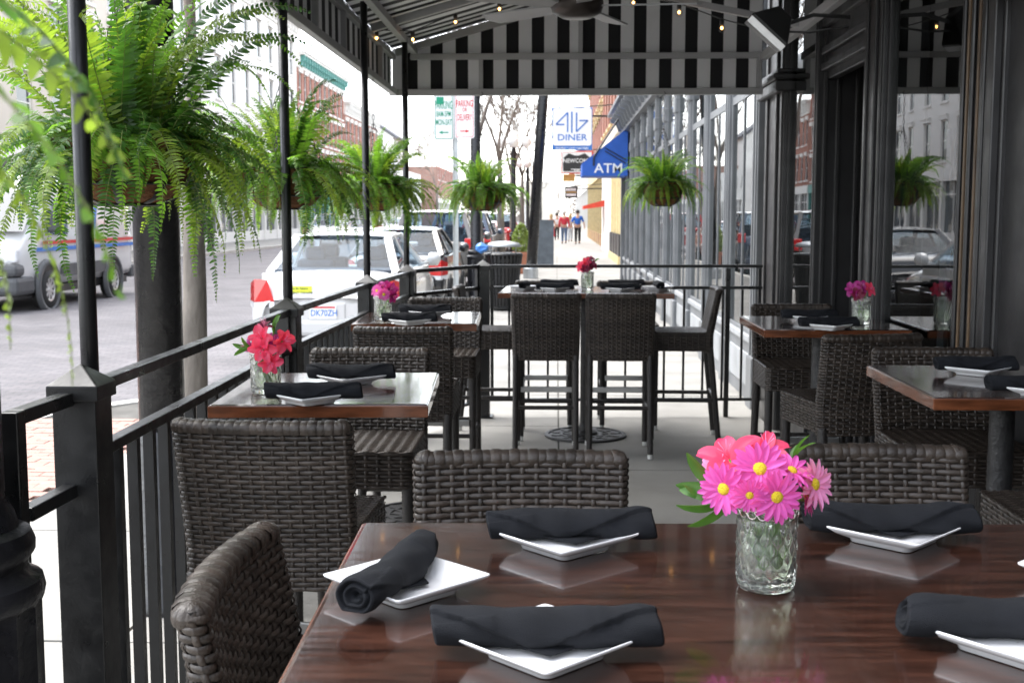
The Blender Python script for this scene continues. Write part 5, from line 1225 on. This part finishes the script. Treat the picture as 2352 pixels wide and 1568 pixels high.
car('parked_car', 'black parked sedan just in front of the white sedan', -2.70, 21.9, 0, 'carblack', 'sedan')
car('parked_car', 'dark taupe parked sport utility vehicle beyond the black sedan', -2.70, 28.2, 0, 'carsilver', 'suv')
car('parked_car', 'dark blue parked hatchback farther down the curb', -2.75, 36, 0, 'carblue', 'suv')
car('parked_car', 'red parked car far down the curb beyond the trash can', -2.75, 44.5, 0, 'carred', 'sedan')
car('parked_car', 'farthest red parked car near the trees', -2.75, 58, 0, 'carred', 'suv')
car('parked_car', 'white sport utility vehicle parked across the street', -13.4, 70, 180, 'carwhite', 'suv', group='cars parked across the street')
car('parked_car', 'black car parked across the street by the brick building', -13.4, 80, 180, 'carblack', 'sedan', group='cars parked across the street')
car('parked_car', 'white car parked far across the street', -13.4, 100, 180, 'carwhite', 'sedan', group='cars parked across the street')

# ------------------------------------------------------------------ delivery van (faces the camera's side of the street)
van = thing('delivery_van', 'white delivery van with red and blue stripes driving past on the left', 'van', (-10.2, 22.95, -.126), R(180))
W = 1.0
rows = []
for (yy, hw, zb, zs_, zt) in [(-2.75,.92,.42,1.2,2.42),(-2.70,.99,.38,1.3,2.50),(-1,1.0,.36,1.3,2.53),(.8,1.0,.36,1.3,2.52),(1.35,.99,.36,1.28,2.44),(1.75,.98,.36,1.25,2.0),(2.15,.96,.36,1.2,1.52),(2.45,.94,.34,1.1,1.30),(2.75,.90,.32,.9,1.12),(2.92,.78,.34,.8,.95)]:
    h = [(hw*.9,zb),(hw,zb+.1),(hw,zs_),(hw*.97,zs_+(zt-zs_)*.6),(hw*.90,zt-.06),(hw*.6,zt)]
    rows.append([Vector((a, yy, b)) for a, b in h]+[Vector((-a, yy, b)) for a, b in h[::-1]])
mb = MB(); mb.grid([r_[::-1] for r_ in rows], True); n = len(rows[0]); mb.f += [tuple(range(n)), tuple((len(rows)-1)*n+k for k in range(n-1, -1, -1))]
mb.build('body', M['carwhite'], van, smooth=True, sub=1)
s_ = -1                                               # its left flank is the one we see
def flank(pts, m_, nm, off=.012, par=None): 
    v = [(s_*(1.0+off-.012*max(0, (z-1.3))), y_, z) for y_, z in pts]; return MB().add(v, [tuple(range(len(v))), ]).build(nm, m_, par or van)
flank([(-2.7,1.16),(1.9,1.16),(1.9,1.22),(-2.7,1.22)][::-1], M['signred'], 'red_stripe')
flank([(-2.7,1.04),(2.2,1.04),(2.15,1.11),(-2.7,1.11)][::-1], M['signblue'], 'blue_stripe')
flank([(.80,1.33),(1.72,1.33),(1.60,1.55),(1.25,1.98),(.80,2.0)][::-1], M['winglass'], 'side_window', .016)
e = flank([(-.55,1.42),(.15,1.42),(-.05,2.05),(-.75,2.05)][::-1], M['signblue'], 'emblem', .016)
flank([(-.45,1.72),(.08,1.60),(.06,1.66),(-.50,1.86)][::-1], M['signwhite'], 'emblem_slash', .022, e); flank([(-.30,1.86),(.0,1.84),(-.05,2.0),(-.34,1.99)][::-1], M['signwhite'], 'emblem_wing', .022, e)
for y0, y1 in ((-1.05,1.15),): flank([(y0,.55),(y1,.55),(y1,.78),(y0,.78)][::-1], M['plastic'], 'side_moulding', .03)
MB().box(-1.0, 1.0, 2.2, 2.98, .30, .62).box(-.98,.98,2.55,2.96,.62,.84).build('bumper', M['plastic'], van, bevel=.08)
MB().add([(-.88,1.72,2.06),(.88,1.72,2.06),(.92,2.42,1.36),(-.92,2.42,1.36)], [(3,2,1,0)]).build('windshield', M['winglass'], van).location = (0,.05,.04)
for sd in (-1, 1):
    MB().box(*sorted((sd*.62,sd*.94)), 2.66, 2.84, .86, 1.12).build('headlight', M['lampclear'], van, bevel=.05)
    MB().box(*sorted((sd*1.02,sd*1.24)), 1.62, 1.74, 1.38, 1.78).build('mirror', M['plastic'], van, bevel=.04)
    for yy in (-1.45, 1.72):
        MB().lathe([(.50,-.02),(.50,.015),(.46,.05),(.395,.05),(.39,-.02)], 32, (sd*1.0,yy,.40), Matrix.Rotation(math.pi/2*sd, 4, 'Y'), cap=False).build('wheel_arch', M['plastic'], van, smooth=True)
        MB().lathe([(.40,.0),(.40,.022),(.002,.024)], 28, (sd*1.0,yy,.40), Matrix.Rotation(math.pi/2*sd, 4, 'Y')).build('wheel_well', M['signblack'], van); wheel(van, sd*.94, yy, .35, .22, sd, spokes=9)
MB().box(-.94,.94,-2.9,-2.72,.35,.62).build('rear_bumper', M['plastic'], van, bevel=.03)
MB().box(-.9,.9,-2.5,2.4,.26,.40).build('chassis', M['signblack'], van)

# ================================================================== PEOPLE on the sidewalk, walking away
def skinbody(name, m_, par, J, E, sub=1):
    me = bpy.data.meshes.new(name); keys = list(J); ix = {k: i for i, k in enumerate(keys)}
    me.from_pydata([J[k][0] for k in keys], [(ix[a], ix[b]) for a, b in E], []); me.materials.append(m_); o = link(name, me, par)
    sk = o.modifiers.new('skin', 'SKIN'); sk.use_smooth_shade = True
    for k in keys:
        v = me.skin_vertices[0].data[ix[k]]; r_ = J[k][1]; v.radius = r_ if hasattr(r_, '__len__') else (r_, r_)
    me.skin_vertices[0].data[0].use_root = True
    s_ = o.modifiers.new('subsurf', 'SUBSURF'); s_.levels = sub; s_.render_levels = sub; return o
def person(label, px, Y_, hgt, top, bottom, hair, stride=.22, sleeves='short', dress=False, longhair=False, ph=1, armout=.0):
    a = at(px, 500, Y_); t = thing('person', label, 'person', (a.x, Y_, 0), 0, 'people walking away along the sidewalk'); k = hgt/1.75
    V = lambda x, y, z: Vector((x*k, y*k, z*k))
    st = stride*ph
    J = dict(pel=(V(0,0,.95),(.15*k,.11*k)), belly=(V(0,0,1.12),(.145*k,.10*k)), chest=(V(0,.01,1.33),(.165*k,.11*k)), neck=(V(0,.01,1.49),.055*k), head0=(V(0,.03,1.57),.075*k), head1=(V(0,.03,1.66),.092*k), head2=(V(0,.02,1.73),.06*k),
      sl=(V(-.19,.0,1.40),.06*k), el=(V(-.25-armout,-.05*ph,1.13),.045*k), wl=(V(-.25-armout*1.6,.08*ph,.90),.032*k), hl=(V(-.25-armout*1.7,.10*ph,.80),.035*k),
      sr=(V(.19,.0,1.40),.06*k), er=(V(.25+armout,.02*ph,1.13),.045*k), wr=(V(.26+armout*1.6,-.06*ph,.90),.032*k), hr=(V(.26+armout*1.7,-.08*ph,.80),.035*k),
      kl=(V(-.09,.10*ph+st*.3,.50),.062*k), al=(V(-.09,st,.09),.042*k), tl=(V(-.09,st+.14,.035),.04*k), jl=(V(-.09,.0,.86),.09*k),
      kr=(V(.09,.02*ph-st*.3,.50),.062*k), ar=(V(.09,-st,.12),.042*k), tr=(V(.09,-st+.13,.045),.04*k), jr=(V(.09,.0,.86),.09*k))
    E = [('pel','belly'),('belly','chest'),('chest','neck'),('neck','head0'),('head0','head1'),('head1','head2'),('chest','sl'),('sl','el'),('el','wl'),('wl','hl'),('chest','sr'),('sr','er'),('er','wr'),('wr','hr'),('pel','jl'),('jl','kl'),('kl','al'),('al','tl'),('pel','jr'),('jr','kr'),('kr','ar'),('ar','tr')]
    skinbody('body', M['skin'], t, J, E)
    def sub_(names, edges, grow, nm, m_):
        skinbody(nm, m_, t, {q_: (J[q_][0], tuple(v+grow for v in J[q_][1]) if hasattr(J[q_][1], '__len__') else J[q_][1]+grow) for q_ in names}, edges)
    if sleeves:
        nm = ['chest','belly','pel','sl','el','sr','er']+(['wl','wr'] if sleeves == 'long' else []); sub_(nm, [e for e in E if e[0] in nm and e[1] in nm], .022*k, 'shirt', M[top])
    else:
        nm = ['chest','belly','pel']; sub_(nm, [('pel','belly'),('belly','chest')], .02*k, 'top', M[top])
    if dress:
        MB().lathe([(.16*k,1.12*k),(.19*k,.95*k),(.24*k,.62*k),(.27*k,.28*k)], 16, cap=False).build('skirt', M[bottom], t, smooth=True)
    else:
        nm = ['pel','jl','kl','al','jr','kr','ar']; sub_(nm, [e for e in E if e[0] in nm and e[1] in nm], .018*k, 'trousers', M[bottom])
    for a_, b_ in (('al','tl'), ('ar','tr')): sub_([a_, b_], [(a_, b_)], .012*k, 'shoe', M['shoe'])
    hd = J['head1'][0]; MB().lathe([(.002,.115*k),(.06*k,.10*k),(.098*k,.05*k),(.104*k,-.01*k),(.09*k,-.06*k if not longhair else -.22*k)], 14, hd+Vector((0,-.018*k,.012*k)), cap=False).build('hair', M[hair], t, smooth=True)
    mb = MB()                                           # nose and ears, the face looks away down the street
    mb.lathe([(.014*k,0),(.003*k,.02*k)], 6, hd+Vector((0,.095*k,-.02*k)), Matrix.Rotation(-math.pi/2, 4, 'X'))
    for s2 in (-1, 1): mb.lathe([(.012*k,0),(.022*k,.006*k),(.01*k,.012*k)], 8, hd+Vector((s2*.092*k,.0,-.01*k)), Matrix.Rotation(math.pi/2*s2, 4, 'Y'))
    mb.build('face_features', M['skin'], t, smooth=True)
    return t
person('person in a long red dress, leftmost of the walkers', 1266, 74, 1.62, 'shirtred', 'shirtred', 'blond', .12, None, True, True)
person('person in a white top and black trousers beside the red dress', 1279, 76, 1.70, 'shirtwhite', 'blk', 'hair', .16, 'short', ph=-1)
person('person in a bright red shirt and blue jeans walking away', 1296, 66, 1.80, 'shirtred', 'jeans', 'hairg', .2, 'long')
person('person in grey with long hair between the red and blue shirts', 1310, 71, 1.62, 'greycloth', 'greycloth', 'blond', .2, 'short', longhair=True, ph=-1)
person('person in a blue shirt and black trousers with one arm out', 1327, 65, 1.83, 'shirtblue', 'blk', 'hair', .12, 'short', armout=.06)
